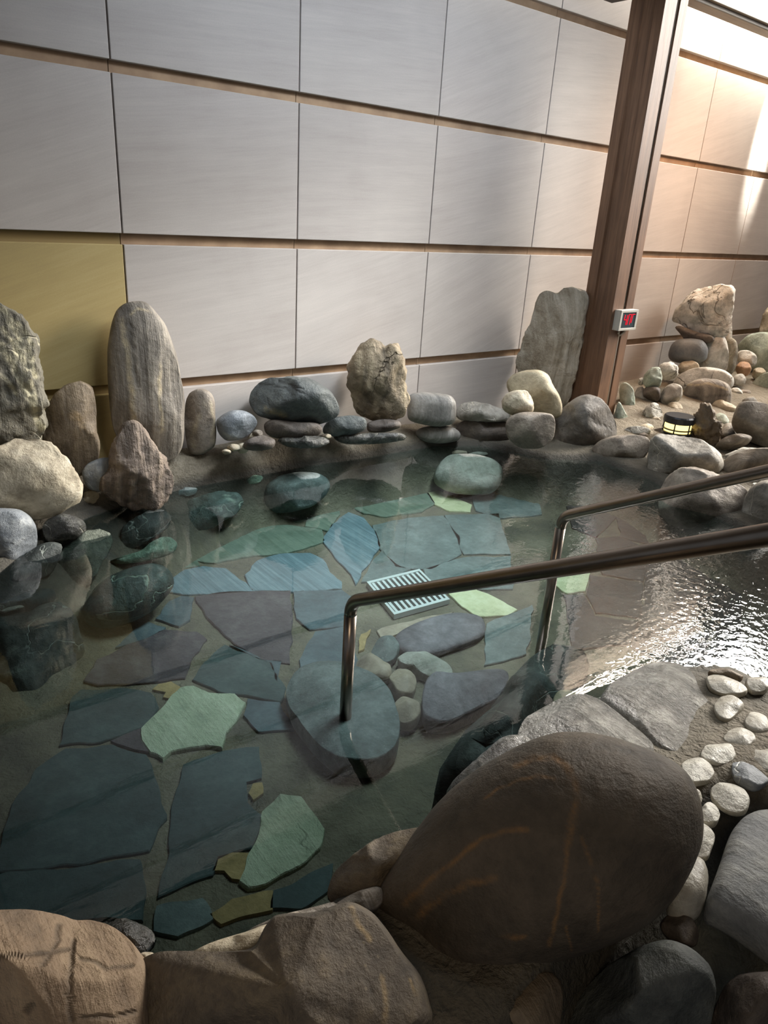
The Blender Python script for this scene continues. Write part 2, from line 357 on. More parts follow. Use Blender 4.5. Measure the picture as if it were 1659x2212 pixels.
def rock(name, label, cat, fr, poly, pos, T, mat, group=None, box_=.8, amp=.035, freq=2.2, crag=0.0, sub=4, parent=None, facet=None):
    """a stone with the traced outline at its own place and with its own depth.
    pos = ('y', Y) upright at wall distance Y; ('a', (u,v), z) upright, standing where (u,v) meets height z;
          ('p', z) boulder facing up the slope with its centre at height z; ('g', z, h) lying stone, centre height z, half height h"""
    RN[0] += 1
    P = [px(fr, p) for p in poly]; cpx = centroid(P)
    d = ray(*cpx).normalized(); dh = Vector((d.x, d.y, 0)).normalized()
    e1 = dh.cross(Vector((0, 0, 1))).normalized()
    if pos[0] == 'g':
        O = on_z(*cpx, pos[1]); nrm = Vector((0, 0, 1)); A1, A2 = Vector((1, 0, 0)), Vector((0, 1, 0)); disp = Vector((0, 0, 1)); T = pos[2]
    elif pos[0] == 'p':
        O = on_z(*cpx, pos[1]); nrm = d; A1 = e1; A2 = A1.cross(d); disp = d
    else:
        if pos[0] == 'y': O = on_y(*cpx, pos[1])
        else:
            q = on_z(*px(fr, pos[1]), pos[2]) + dh * T * .6
            k = (q - CAM).dot(dh) / d.dot(dh); O = CAM + d * k
        nrm = dh; A1, A2 = e1, Vector((0, 0, 1)); disp = d
    pts = []
    for x, y in P:
        r_ = ray(x, y); q = CAM + r_ * ((O - CAM).dot(nrm) / r_.dot(nrm)) - O
        pts.append((q.dot(A1), q.dot(A2)))
    A0 = abs(parea(pts)); pts = chaikin(pts, 1 if crag > .06 else 2); c = centroid(pts); k = math.sqrt(A0 / abs(parea(pts))) * 1.02
    pts = [(c[0] + (x - c[0]) * k, c[1] + (y - c[1]) * k) for x, y in pts]; N = 256; rad = polar(pts, c, N)
    C = O + A1 * c[0] + A2 * c[1]; size = sum(rad) / N
    vs, fs = ico(sub); bm = bmesh.new(); seed = Vector((RN[0] * 3.17, RN[0] * 1.31, RN[0] * .73))
    bv = []; facets = []
    rg = random.Random(RN[0] * 7 + 1); nf = facet if facet is not None else (6 if amp >= .03 else 3 if amp >= .02 else 0)
    for _ in range(nf):
        a_ = rg.uniform(0, 6.283); k_ = rg.uniform(.35, 1.3); n_ = Vector((math.cos(a_) * k_, math.sin(a_) * k_, 1.0)).normalized(); facets.append((n_, rg.uniform(.72, .95)))
    for s in vs:
        th = math.atan2(s.y, s.x) % (2 * math.pi); rho = min(1.0, math.hypot(s.x, s.y))
        f = th / (2 * math.pi) * N; i = int(f) % N; R = rad[i] * (1 - (f - int(f))) + rad[(i + 1) % N] * (f - int(f))
        pr = rho ** box_ if rho > 0 else 0
        w = math.copysign(abs(s.z) ** box_, s.z)
        front = w if pos[0] == 'g' else -w
        for n_, h_ in facets:      # flat faces on the side one sees, outline kept
            front = min(front, (h_ - math.cos(th) * pr * n_.x - math.sin(th) * pr * n_.y) / n_.z) if front > 0 else front
        front = max(front, -.05) if (front < 0 and (w > 0) == (pos[0] == 'g')) else front
        w = front if pos[0] == 'g' else -front
        p = A1 * (math.cos(th) * pr * R) + A2 * (math.sin(th) * pr * R) + disp * (w * T)
        q = p / max(size, 1e-4)
        k = noise.fractal(q * freq * .5 + seed, 1.0, 2.0, 4) * amp
        if crag: k += (abs(noise.noise(q * 2.4 + seed)) - .25) * crag * 1.5 + (abs(noise.noise(q * 5.5 + seed)) - .2) * .8 * crag + noise.noise(q * 13 + seed) * .25 * crag
        p = p + p.normalized() * (k * size)
        bv.append(bm.verts.new(C + p))
    for f in fs: bm.faces.new([bv[i] for i in f])
    if pos[0] in ('p',) or True: bmesh.ops.recalc_face_normals(bm, faces=bm.faces)
    marks = MARKS.get(label); vals = {'vein': [], 'crack': []}
    if marks:
        for q in bm.verts:
            k = q.co - CAM; zz = k.dot(FWD); U, V_ = k.dot(RIGHT) / zz * F + W / 2, k.dot(DOWN) / zz * F + H / 2
            wob = noise.noise_vector(Vector((U * .03, V_ * .03, RN[0]))) * 5
            U += wob.x; V_ += wob.y; a = {'vein': 0.0, 'crack': 0.0}
            if q.normal.dot(k) < 0.05 * k.length:
                for kind, wd, mf, pl in marks:
                    pp = [px(mf, z_) for z_ in pl]
                    for (ax, ay), (bx, by) in zip(pp, pp[1:]):
                        L2 = (bx - ax) ** 2 + (by - ay) ** 2; t_ = max(0, min(1, ((U - ax) * (bx - ax) + (V_ - ay) * (by - ay)) / max(L2, 1e-6)))
                        dd = math.hypot(U - ax - t_ * (bx - ax), V_ - ay - t_ * (by - ay))
                        a[kind] = max(a[kind], max(0.0, min(1.0, 1.3 - dd / (wd * .8))))
            for k_ in a: vals[k_].append(a[k_])
    o = link(name, bm, mat, loc=(C.x, C.y, C.z))
    if marks:
        for k_, vv in vals.items(): o.data.attributes.new(k_, 'FLOAT', 'POINT').data.foreach_set('value', vv)
    return tag(o, label, cat, group)

# ------------------------------------------------------------------ pool outline and ground
def wz(x, y): q = on_z(x, y, 0.0); return (q.x, q.y)
POOL = [(-2.1, -1.25), wz(0, 1238), wz(95, 1160), wz(205, 1112), wz(330, 1072), wz(400, 1035), wz(505, 1018), wz(560, 995),
        (1.0, -.17), (1.35, -.20), (2.0, -.22), (2.3, -.36), wz(1100, 975), wz(1185, 992), wz(1300, 996), wz(1400, 1034), wz(1485, 1085), wz(1570, 1130),
        wz(1680, 1180), (3.2, -2.7), (2.7, -3.6), wz(1659, 1488), wz(1600, 1455), wz(1545, 1440), wz(1470, 1440), wz(1300, 1510), wz(1195, 1545),
        wz(1130, 1600), wz(975, 1735), wz(860, 1815), wz(715, 1945), wz(600, 2005), wz(330, 2075), wz(0, 2015), (-2.1, -2.45)]
POOL = [(x, min(y, -.17)) if x > -.5 else (x, y) for x, y in POOL]
def sdist(X, Y, P):
    """signed distance, negative inside"""
    D = np.full(X.shape, 1e9); inside = np.zeros(X.shape, bool)
    for (x0, y0), (x1, y1) in zip(P, P[1:] + P[:1]):
        ex, ey = x1 - x0, y1 - y0
        t_ = np.clip(((X - x0) * ex + (Y - y0) * ey) / (ex * ex + ey * ey), 0, 1)
        D = np.minimum(D, np.hypot(X - x0 - t_ * ex, Y - y0 - t_ * ey))
        cond = ((y0 > Y) != (y1 > Y))
        xi = x0 + (Y - y0) / (ey if abs(ey) > 1e-12 else 1e-12) * ex
        inside ^= cond & (X < xi)
    return np.where(inside, -D, D)
FLOOR_Z = -.30
xs = np.arange(-2.6, 7.6, .035); ys = np.arange(-5.2, .03, .035)
X, Y = np.meshgrid(xs, ys); D = sdist(X, Y, POOL)
sm = lambda a: a * a * (3 - 2 * a)
wd = .12 + .26 * sm(np.clip((Y + 1.75) / .5, 0, 1)) * np.clip((.6 - X) / .6, 0, 1)
step = sm(np.clip((-D + .03) / .06, 0, 1)); inn = sm(np.clip(-D / wd, 0, 1))
rise = sm(np.clip((X - 2.7) / 1.3, 0, 1)) * sm(np.clip((Y + 1.5) / 1.2, 0, 1)) * .14
near = sm(np.clip((-1.6 - Y) / .6, 0, 1))
drop = sm(np.clip((D - .42) / .25, 0, 1)) * near * np.clip((.55 - X) / .3, 0, 1)
shelf = sm(np.clip((Y + .24) / .12, 0, 1)) * np.clip((2.75 - X) / .3, 0, 1) * sm(np.clip(D / .05, 0, 1)) * (.06 + .07 * np.clip((1.35 - X) / .25, 0, 1))
top = .03 + rise + shelf + .03 * np.clip(D / .4, 0, 1) - drop * .40
Z = np.where(D > 0, top, .03) - .09 * step - (FLOOR_Z * -1 - .06) * inn
bm = bmesh.new()
for j in range(len(ys)):
    for i in range(len(xs)):
        nz = noise.fractal(Vector((X[j, i] * 3, Y[j, i] * 3, 0)), 1.0, 2.0, 3) * (.012 * (1 - inn[j, i]) + .002)
        bm.verts.new((X[j, i], Y[j, i], Z[j, i] + nz))
bm.verts.ensure_lookup_table(); nx = len(xs)
for j in range(len(ys) - 1):
    for i in range(nx - 1):
        bm.faces.new((bm.verts[j * nx + i], bm.verts[j * nx + i + 1], bm.verts[(j + 1) * nx + i + 1], bm.verts[(j + 1) * nx + i]))
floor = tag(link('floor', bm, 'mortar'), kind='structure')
# water sheet
bm = bmesh.new(); f = bm.faces.new([bm.verts.new((x, y, 0)) for x, y in POOL]); bmesh.ops.triangulate(bm, faces=[f])
bmesh.ops.recalc_face_normals(bm, faces=bm.faces)
for f in bm.faces:
    if f.normal.z < 0: f.normal_flip()
tag(link('water', bm, 'water', smooth=False), 'clear still bath water filling the stone-lined pool', 'water', kind='stuff')

# flagstones: raised slabs set in the pool floor
def flag(label, mat, fr, poly, z=FLOOR_Z, h=.012):
    P = [px(fr, p) for p in poly]; Q = []
    RN[0] += 1
    for a, b in zip(P, P[1:] + P[:1]):
        n = max(2, int(math.hypot(b[0] - a[0], b[1] - a[1]) / 10))
        for i in range(n):
            t_ = i / n; Q.append((a[0] + (b[0] - a[0]) * t_, a[1] + (b[1] - a[1]) * t_))
    pts = []
    for x, y in Q:
        q = on_z(x, y, z + h); k = noise.noise_vector(Vector((q.x * 14, q.y * 14, RN[0]))) * .012; pts.append((q.x + k.x, q.y + k.y))
    c = centroid(pts); pts = [(c[0] + (x - c[0]) * 1.06, c[1] + (y - c[1]) * 1.06) for x, y in pts]; bm = bmesh.new(); rings = []
    for zz, s in ((z - .02, 1.0), (z + h * .7, 1.0), (z + h, .985)):
        rings.append([bm.verts.new((c[0] + (x - c[0]) * s, c[1] + (y - c[1]) * s, zz)) for x, y in pts])
    n = len(pts)
    for A, B in zip(rings, rings[1:]):
        for i in range(n): bm.faces.new((A[i], A[(i + 1) % n], B[(i + 1) % n], B[i]))
    f = bm.faces.new(rings[-1]); bmesh.ops.triangulate(bm, faces=[f])
    bmesh.ops.recalc_face_normals(bm, faces=bm.faces)
    o = link('flagstone', bm, mat, loc=(c[0], c[1], z), parent=floor, smooth=False)
    if label: o['label'] = label
    return o
flag('pale blue flagstone with fine diagonal ridges', 'fblue', 'F', [(280,500),(330,440),(420,410),(560,405),(610,430),(640,490),(690,530),(695,555),(500,570),(310,565)])
flag('pale blue ridged flagstone by the dark left stones', 'fblue', 'F', [(0,480),(80,465),(180,475),(240,520),(300,570),(200,582),(0,585),(-60,570),(-50,520)])
flag('dull purple three-sided flagstone', 'fpurple', 'F', [(60,600),(200,580),(465,575),(470,700),(470,790),(450,885),(340,870),(220,800),(160,740),(100,680)])
flag(None, 'fslate', 'F', [(495,580),(700,570),(760,620),(760,720),(570,740),(500,690)])
flag('dark blue flagstone', 'fteal', 'F', [(40,970),(90,900),(180,820),(280,860),(380,900),(440,1000),(420,1060),(300,1040),(150,1020)])
flag(None, 'fslate', 'F', [(520,880),(580,760),(760,725),(760,800),(760,930),(600,950),(520,950)])
flag('mossy green flagstone', 'fgreen', 'F', [(50,430),(90,350),(250,290),(450,280),(600,300),(610,350),(450,400),(300,410),(150,440)])
flag('blue wrinkled flagstone', 'fblue', 'F', [(620,350),(660,280),(730,225),(800,250),(850,310),(870,370),(820,440),(760,530),(740,490),(660,400)])
flag(None, 'fgreen', 'F', [(730,180),(800,130),(950,115),(1080,130),(1110,180),(1050,215),(900,235),(800,220)])
flag(None, 'fgreen', 'F', [(560,240),(650,200),(690,190),(690,230),(640,300),(540,280)])
flag(None, 'fgrey', 'F', [(850,280),(1000,250),(1150,240),(1220,330),(1230,400),(1100,470),(950,460),(880,380)])
flag(None, 'fgrey', 'F', [(1170,235),(1400,230),(1450,400),(1250,400)])
flag('pale yellow flagstone beside the drain grate', 'fyellow', 'F', [(1180,580),(1290,560),(1400,610),(1480,655),(1440,680),(1310,680),(1240,640)])
flag('pale green flagstone between the handrails', 'fyellow', 'E', [(500,745),(590,730),(690,720),(660,820),(570,830),(500,785)])
flag('pale yellow flagstone far out in the pool', 'fyellow', 'M', [(1215,950),(1290,960),(1380,1000),(1450,1030),(1440,1065),(1330,1060),(1260,1030),(1230,990)])
flag('small pale yellow flagstone', 'fyellow', 'M', [(850,945),(880,925),(960,920),(970,940),(920,960),(860,955)])
flag('large rough pale green flagstone', 'fpale', 'U', [(920,1400),(960,1360),(1020,1300),(1100,1200),(1160,1150),(1240,1140),(1330,1180),(1480,1190),(1560,1240),(1500,1340),(1440,1420),(1410,1510),(1310,1500),(1180,1530),(1110,1540),(1060,1580),(970,1540),(930,1470)], h=.018)
flag('small yellow flagstone', 'fochre', 'U', [(980,1150),(1010,1120),(1090,1105),(1155,1140),(1110,1210),(1050,1200),(1060,1170)])
flag('pale green flagstone near the front rim', 'fpale', 'B', [(1090,820),(1130,700),(1190,530),(1250,450),(1350,460),(1450,600),(1420,690),(1300,780),(1200,830),(1120,840)], h=.018)
flag('ochre flagstone', 'fochre', 'B', [(955,790),(980,730),(1040,710),(1105,715),(1085,830),(1040,830),(1000,790)])
flag('ochre stone chip', 'fochre', 'B', [(1110,440),(1130,400),(1170,395),(1175,440),(1130,475)])
flag('dark teal flagstone', 'fteal', 'U', [(430,1350),(470,1200),(520,1160),(800,1150),(950,1180),(1000,1260),(940,1360),(800,1430),(650,1480),(400,1490)])
flag('dull purple flagstone', 'fpurple', 'U', [(560,1090),(650,960),(800,880),(1050,780),(1250,790),(1310,830),(1230,930),(1170,1070),(900,1100),(640,1110)])
flag(None, 'fslate', 'U', [(750,880),(850,780),(940,725),(1050,760),(1030,780),(870,850)])
flag(None, 'fslate', 'U', [(1000,700),(1080,590),(1160,560),(1230,570),(1210,700),(1140,740)])
flag('large dark teal flagstone', 'fteal', 'B', [(60,500),(180,330),(300,250),(500,240),(640,280),(690,400),(720,550),(650,680),(400,735),(0,780)])
flag(None, 'fteal', 'B', [(760,700),(780,500),(830,320),(1000,260),(1150,250),(1160,380),(1100,400),(1100,480),(1170,540),(1120,680),(970,720),(950,780),(720,880)])
flag(None, 'fteal', 'B', [(0,810),(300,780),(610,740),(630,850),(620,1000),(0,1010)])
flag(None, 'fgrey', 'B', [(700,950),(900,920),(960,1000),(800,1080),(700,1050)])
flag(None, 'fteal', 'B', [(1240,880),(1480,760),(1480,880),(1350,950),(1230,960)])
flag('mossy yellow flagstone', 'fochre', 'B', [(950,980),(1050,910),(1215,885),(1215,960),(1000,1020)])
flag(None, 'fpurple', 'U', [(720,1480),(915,1395),(925,1480),(955,1550),(850,1540)])
flag(None, 'fgrey', 'F', [(1350,720),(1550,640),(1530,850),(1350,900)])
for mk, fr, pl in (('fgreen', 'F', [(-150,420),(-60,380),(40,400),(50,455),(-20,470),(-120,515)]), ('fgrey', 'F', [(880,395),(960,465),(1000,475),(930,515),(800,528),(830,450)]),
                   ('fgrey', 'F', [(1080,475),(1250,425),(1450,420),(1460,560),(1330,560),(1190,570),(1090,515)]), ('fgreen', 'M', [(660,900),(760,880),(840,885),(840,930),(700,960)]),
                   ('fgrey', 'M', [(970,885),(1200,870),(1210,935),(1100,925),(985,930)]), ('fgreen', 'M', [(230,1130),(380,1100),(520,1075),(620,1090),(500,1120),(380,1130),(250,1165)]),
                   ('fslate', 'F', [(220,820),(330,880),(430,890),(420,980),(390,900),(290,850)]),
                   ('fslate', 'F', [(280,1060),(420,1075),(450,1130),(480,1190),(330,1200),(270,1130)]), ('fgrey', 'E', [(60,300),(230,270),(400,280),(420,400),(200,420),(80,380)])):
    flag(None, mk, fr, pl)
flag('narrow beige flagstone', 'subtan', 'F', [(865,750),(930,725),(1100,685),(1190,670),(1150,690),(1050,720),(930,775),(880,775)])
flag('yellow stone sliver', 'fochre', 'F', [(770,840),(790,770),(830,745),(800,830)])

for pl in ([(560,330),(760,300),(830,420),(720,520),(600,470)], [(780,290),(960,430),(1010,560),(860,520),(840,420)], [(730,540),(850,530),(1000,590),(980,760),(760,720)],
           [(700,740),(970,780),(960,960),(730,930),(680,840)], [(1010,600),(1250,560),(1500,620),(1500,900),(1000,880)], [(560,850),(660,850),(720,960),(960,990),(900,1100),(600,1130)], [(980,900),(1500,920),(1500,1250),(1100,1220),(930,1110)]):
    flag(None, 'fshade', 'E', pl)  # added dark slabs; the unlit floor at the entry is put into their colour
# drain grate in the pool floor
g = [on_z(*p, FLOOR_Z + .02) for p in ((790,1262),(907,1232),(970,1300),(853,1331))]
gc = sum(g, Vector()) / 4; a1 = ((g[2] - g[3]) + (g[1] - g[0])) / 2; a2 = ((g[0] - g[3]) + (g[1] - g[2])) / 2
root = tag(empty('drain_grate', gc), 'square slotted steel drain grate set in the pool floor', 'drain grate')
def slab(bm, u0, u1, v0, v1, z0, z1):
    c8 = [gc + a1 * u + a2 * v + Vector((0, 0, z)) for z in (z0, z1) for u, v in ((u0, v0), (u1, v0), (u1, v1), (u0, v1))]
    q = [bm.verts.new(c) for c in c8]
    for f in ((0,1,2,3),(4,5,6,7),(0,1,5,4),(1,2,6,5),(2,3,7,6),(3,0,4,7)): bm.faces.new([q[i] for i in f])
bm = bmesh.new()
for (u0,u1,v0,v1) in ((-.5,.5,-.5,-.44),(-.5,.5,.44,.5),(-.5,-.46,-.44,.44),(.46,.5,-.44,.44)): slab(bm,u0,u1,v0,v1,-.015,.012)
bmesh.ops.recalc_face_normals(bm, faces=bm.faces); link('frame', bm, 'grate_steel', root, gc, False)
for k in range(10):
    bm = bmesh.new(); u = -.46 + .92 * (k + .5) / 10; slab(bm, u - .022, u + .022, -.44, .44, -.012, .008)
    bmesh.ops.recalc_face_normals(bm, faces=bm.faces); link('bar', bm, 'grate_steel', root, gc, False)
bm = bmesh.new(); slab(bm, -.47, .47, -.46, .46, -.018, -.013); bmesh.ops.recalc_face_normals(bm, faces=bm.faces); link('drain_well', bm, 'drain_dark', root, gc, False)

# ------------------------------------------------------------------ wall, beam, roof
RH = .73631; rows = [2.045 + RH * k for k in range(-4, 3)]
bm = bmesh.new()
for zb in rows:
    for i in range(-3, 8):
        ztop = zb + RH - .052
        if zb > 2.7 and i >= 4: ztop = 3.06
        och = (i < 0 and zb < 1.0)
        box(bm, i + .0035, i + .9965, 0, .055, zb, ztop, .003, 1 if och else 0)
        if ztop < 3.06: box(bm, i + .002, i + .998, .035, .06, zb + RH - .053, zb + RH + .001, 0, 3 if (i < 0 and zb < 1.0) else 2)
box(bm, -3, 3.55, .062, .2, -1.2, 4.0, 0, 2); box(bm, 3.55, 8, .062, .2, -1.2, 3.06, 0, 2)
tag(link('wall_back', bm, ['panel', 'panel_ochre', 'groove', 'groove_ochre'], smooth=False), kind='structure')
bm = bmesh.new(); box(bm, -4.5, 3.25, -7, -.2, 2.83, 2.95); tag(link('ceiling', bm, 'wood_dark', smooth=False), kind='structure')
bm = bmesh.new(); box(bm, 7.45, 7.6, -1.4, 0, -.2, 3.6); tag(link('wall_right', bm, 'wood_dark', smooth=False), kind='structure')
bm = bmesh.new(); box(bm, 1.6, 1.72, -5.2, -3.34, -.3, 2.83); tag(link('added_shade_wall', bm, 'wood_dark', smooth=False), kind='structure')  # unseen partition, added to keep light off the lower right
root = tag(empty('roof_beam', (5.2, -.43, 2.9)), 'pale grey timber roof beam resting on the brown post', 'beam')
bm = bmesh.new(); box(bm, 3.25, 7.45, -.47, -.35, 2.905, 3.2, .006); link('beam', bm, 'wood_beam', root, root.location, False)
bm = bmesh.new(); box(bm, 3.5, 7.45, -.50, -.47, 2.93, 3.2, .004); link('fascia_board', bm, 'wood_beam', root, root.location, False)

# wooden post: core with stepped left face and grooved front face
root = tag(empty('wooden_post', (3.376, -.476, .05)), 'brown timber post standing behind the dome boulder', 'post')
x0, x1, y0, y1 = 3.252, 3.5, -.6, -.352
prof = [(x0, y1), (x0, y1 - .075), (x0 + .018, y1 - .080), (x0 + .018, y1 - .175), (x0 + .004, y1 - .178), (x0 + .004, y0),
        (x0 + .075, y0), (x0 + .075, y0 + .004), (x0 + .135, y0 + .004), (x0 + .140, y0 + .035), (x0 + .160, y0 + .035), (x0 + .165, y0), (x1, y0), (x1, y1)]
bm = bmesh.new(); A = [bm.verts.new((x, y, -.05)) for x, y in prof]; B = [bm.verts.new((x, y, 2.95)) for x, y in prof]; n = len(prof)
for i in range(n): bm.faces.new((A[i], A[(i + 1) % n], B[(i + 1) % n], B[i]))
bm.faces.new(A[::-1]); bm.faces.new(B); bmesh.ops.recalc_face_normals(bm, faces=bm.faces)
link('shaft', bm, 'wood_post', root, root.location, False)
bm = bmesh.new(); tube(bm, [(3.402, -.585, z / 10) for z in range(0, 80, 10)] + [(3.402, -.585, .79)], .009, 10)
link('conduit', bm, 'cable', root, root.location)

# thermometer display on the post
dc = on_y(1358, 692, -.655)
root = tag(empty('thermometer', dc), 'grey boxed digital thermometer with red digits on the wooden post', 'thermometer')
hw, hh = .105, .072
bm = bmesh.new(); box(bm, dc.x - hw, dc.x + hw, -.648, -.598, dc.z - hh, dc.z + hh, .005); link('housing', bm, 'housing', root, dc, False)
bm = bmesh.new()
for (a, b, c_, d_) in ((-hw, hw, hh - .018, hh), (-hw, hw, -hh, -hh + .018), (-hw, -hw + .022, -hh + .018, hh - .018), (hw - .022, hw, -hh + .018, hh - .018)):
    box(bm, dc.x + a, dc.x + b, -.656, -.647, dc.z + c_, dc.z + d_, .002)
link('bezel', bm, 'housing', root, dc, False)
bm = bmesh.new(); box(bm, dc.x - hw + .02, dc.x + hw - .02, -.651, -.646, dc.z - hh + .016, dc.z + hh - .016); scr = link('screen', bm, 'screen', root, dc, False)
def seg(bm, p, q, w=.0023):
    p, q = Vector((p[0], 0, p[1])), Vector((q[0], 0, q[1])); d = (q - p).normalized(); s = Vector((-d.z, 0, d.x)) * w
    vs = [bm.verts.new(Vector((dc.x, y, dc.z)) + v_) for y in (-.6535, -.6515) for v_ in (p + s, q + s, q - s, p - s)]
    for f in ((0,1,2,3),(4,5,6,7),(0,1,5,4),(1,2,6,5),(2,3,7,6),(3,0,4,7)): bm.faces.new([vs[i] for i in f])
sl = .12
def glyph(ox, segs):
    bm = bmesh.new()
    for (a, b, c_, d_) in segs: seg(bm, (ox + a + b * sl, b), (ox + c_ + d_ * sl, d_))
    bmesh.ops.recalc_face_normals(bm, faces=bm.faces)
    o = link('digit', bm, 'led', scr, None, False); o.matrix_parent_inverse = Matrix.Translation(-dc); return o
T0, Mi, B0 = .040, .004, -.032
glyph(-.052, [(0, T0, 0, Mi), (0, Mi, .030, Mi), (.030, T0 - .004, .030, B0)])
glyph(-.006, [(0, T0, 0, B0), (0, T0, .030, T0), (.030, T0, .030, B0)])
glyph(.036, [(-.002, T0, .034, T0), (.006, T0, .004, B0 + .012)])
bm = bmesh.new(); tube(bm, [dc + Vector((-.02, .045, -hh)), dc + Vector((-.025, .05, -hh - .03)), dc + Vector((0, .05, -hh - .045)), dc + Vector((.04, .045, -hh - .02)), dc + Vector((.045, .045, -hh))], .006, 8)
link('cable', bm, 'cable', root, dc)

# ------------------------------------------------------------------ handrails
def handrail(label, xr, yc, zc, slope, zend):
    root = tag(empty('handrail', (xr, yc, FLOOR_Z)), label, 'handrail', 'handrails down into the pool')
    R_ = .0215; dirv = Vector((0, -1, slope)).normalized(); c = Vector((xr, yc, zc))
    bm = bmesh.new(); tube(bm, [(xr, yc, FLOOR_Z - .01), (xr, yc, 0), (xr, yc, zc - .05)], R_, 24); link('post', bm, 'steel', root, root.location)
    pts = []
    p0 = c + Vector((0, 0, -.05)); p2 = c + dirv * .05
    for i in range(9):
        u = i / 8; pts.append(p0 * (1 - u) ** 2 + c * 2 * u * (1 - u) + p2 * u * u)
    for k in range(1, 16): pts.append(c + dirv * (.05 + k * .12))
    bm = bmesh.new(); tube(bm, pts, R_, 24); link('rail', bm, 'steel', root, root.location)
    e = pts[-1]
    bm = bmesh.new(); tube(bm, [e, (e.x, e.y - .03, e.z - .03), (e.x, e.y - .03, e.z - .5), (e.x, e.y - .03, 0.0)], R_, 24); link('post', bm, 'steel', root, root.location)
handrail('near brown-tinted steel handrail rising past the big dark boulder', -.081, -2.094, .283, .585, 1.2)
handrail('far steel handrail rising past the rocks on the right bank', .971, -2.108, .372, .572, 1.2)

# ------------------------------------------------------------------ garden lantern
lc = on_z(1461, 936, .12); lr = .108
root = tag(empty('garden_lantern', lc), 'low round black garden lantern with a glowing yellow band', 'lantern')
def disc(bm, r0, r1, z0, z1, seg=32):
    a = [bm.verts.new(lc + Vector((math.cos(2*math.pi*k/seg)*r0, math.sin(2*math.pi*k/seg)*r0, z0))) for k in range(seg)]
    b = [bm.verts.new(lc + Vector((math.cos(2*math.pi*k/seg)*r1, math.sin(2*math.pi*k/seg)*r1, z1))) for k in range(seg)]
    for k in range(seg): bm.faces.new((a[k], a[(k+1) % seg], b[(k+1) % seg], b[k]))
    bm.faces.new(a[::-1]); bm.faces.new(b)
bm = bmesh.new(); disc(bm, lr*.8, lr*.8, -.06, .0); disc(bm, lr, lr, .0, .02); link('base', bm, 'black_metal', root, lc, False)
bm = bmesh.new(); disc(bm, lr*.86, lr*.86, .02, .085); link('lamp_glass', bm, 'lamp_glow', root, lc, False)
bm = bmesh.new(); disc(bm, lr, lr, .085, .125); disc(bm, lr, lr*.92, .125, .135); link('cap', bm, 'black_metal', root, lc, False)
for k in range(6):
    a_ = 2*math.pi*(k+.3)/6; bm = bmesh.new(); p = lc + Vector((math.cos(a_)*lr*.95, math.sin(a_)*lr*.95, .02)); tube(bm, [p, p + Vector((0,0,.065))], .005, 8); link('rib', bm, 'black_metal', root, lc)
bm = bmesh.new(); disc(bm, lr*1.0, lr*1.0, .036, .044); link('ring', bm, 'black_metal', root, lc, False)

# ------------------------------------------------------------------ stones on the left bank
rock('standing_stone', 'tall craggy grey standing stone cut by the left edge, covered in cream ridges', 'rock', 'L', [(-250,100),(-60,140),(0,170),(60,205),(150,275),(200,345),(238,440),(250,600),(270,700),(276,850),(270,1020),(200,1150),(0,1200),(-250,1150)], ('y',-.18), .12, 'craggy', amp=.03, crag=.10, sub=6, box_=.7)
rock('standing_stone', 'short brown standing stone with a vertical crack before the yellowish wall panel', 'rock', 'L', [(275,1000),(300,850),(350,740),(430,690),(500,660),(545,670),(590,720),(605,800),(615,950),(640,1090),(620,1180),(560,1240),(480,1270),(380,1220),(290,1120)], ('y',-.14), .08, 'brown', amp=.03, crag=.05, box_=.7)
rock('standing_stone', 'tallest rounded grey standing stone with pale vertical stripes', 'rock', 'L', [(690,480),(700,400),(720,290),(750,215),(800,175),(860,160),(920,160),(965,190),(1010,245),(1060,310),(1090,400),(1130,510),(1150,640),(1168,720),(1178,820),(1175,950),(1165,1080),(1120,1150),(1030,1180),(900,1170),(780,1080),(725,960),(700,800),(688,640)], ('y',-.13), .09, 'greystripe', amp=.02, sub=6, box_=.72)
rock('standing_stone', 'small rounded grey standing stone right of the tallest striped stone', 'rock', 'L', [(1180,880),(1190,790),(1215,740),(1260,715),(1310,715),(1355,745),(1375,800),(1375,900),(1385,1000),(1375,1080),(1290,1130),(1210,1120),(1185,1000)], ('y',-.13), .07, 'warmgrey', amp=.02, box_=.7)
rock('boulder', 'big cream boulder on the left bank below the craggy stone', 'rock', 'L', [(-150,1150),(0,1090),(80,1050),(150,1035),(230,1035),(320,1070),(400,1140),(460,1210),(510,1290),(528,1360),(515,1430),(450,1470),(340,1520),(235,1550),(150,1540),(0,1510),(-150,1450)], ('y',-.42), .13, 'cream', amp=.03, crag=.08, box_=.75)
rock('boulder', 'smooth blue-grey boulder at the waterline on the left edge', 'rock', 'L', [(-120,1480),(0,1482),(60,1482),(130,1490),(190,1530),(225,1590),(232,1640),(230,1720),(180,1790),(100,1850),(0,1890),(-120,1900)], ('a',(100,1790),.0), .16, 'bluegrey', amp=.02, box_=.75)
rock('boulder', 'pointed brown rough boulder shaped like a cone standing in the water', 'rock', 'L', [(720,1120),(740,1050),(770,970),(800,935),(840,920),(885,935),(930,990),(990,1060),(1040,1140),(1070,1210),(1105,1260),(1100,1340),(1060,1440),(960,1480),(840,1480),(720,1420),(640,1350),(640,1290),(690,1230),(705,1180)], ('y',-.34), .11, 'pyramid', amp=.03, crag=.09, sub=5, box_=.85)
rock('river_stone', 'smooth pale stone behind the cone-shaped boulder', 'rock', 'L', [(520,1250),(560,1190),(640,1155),(720,1155),(760,1250),(700,1340),(640,1370),(560,1350)], ('y',-.24), .06, 'bluegrey', amp=.02)
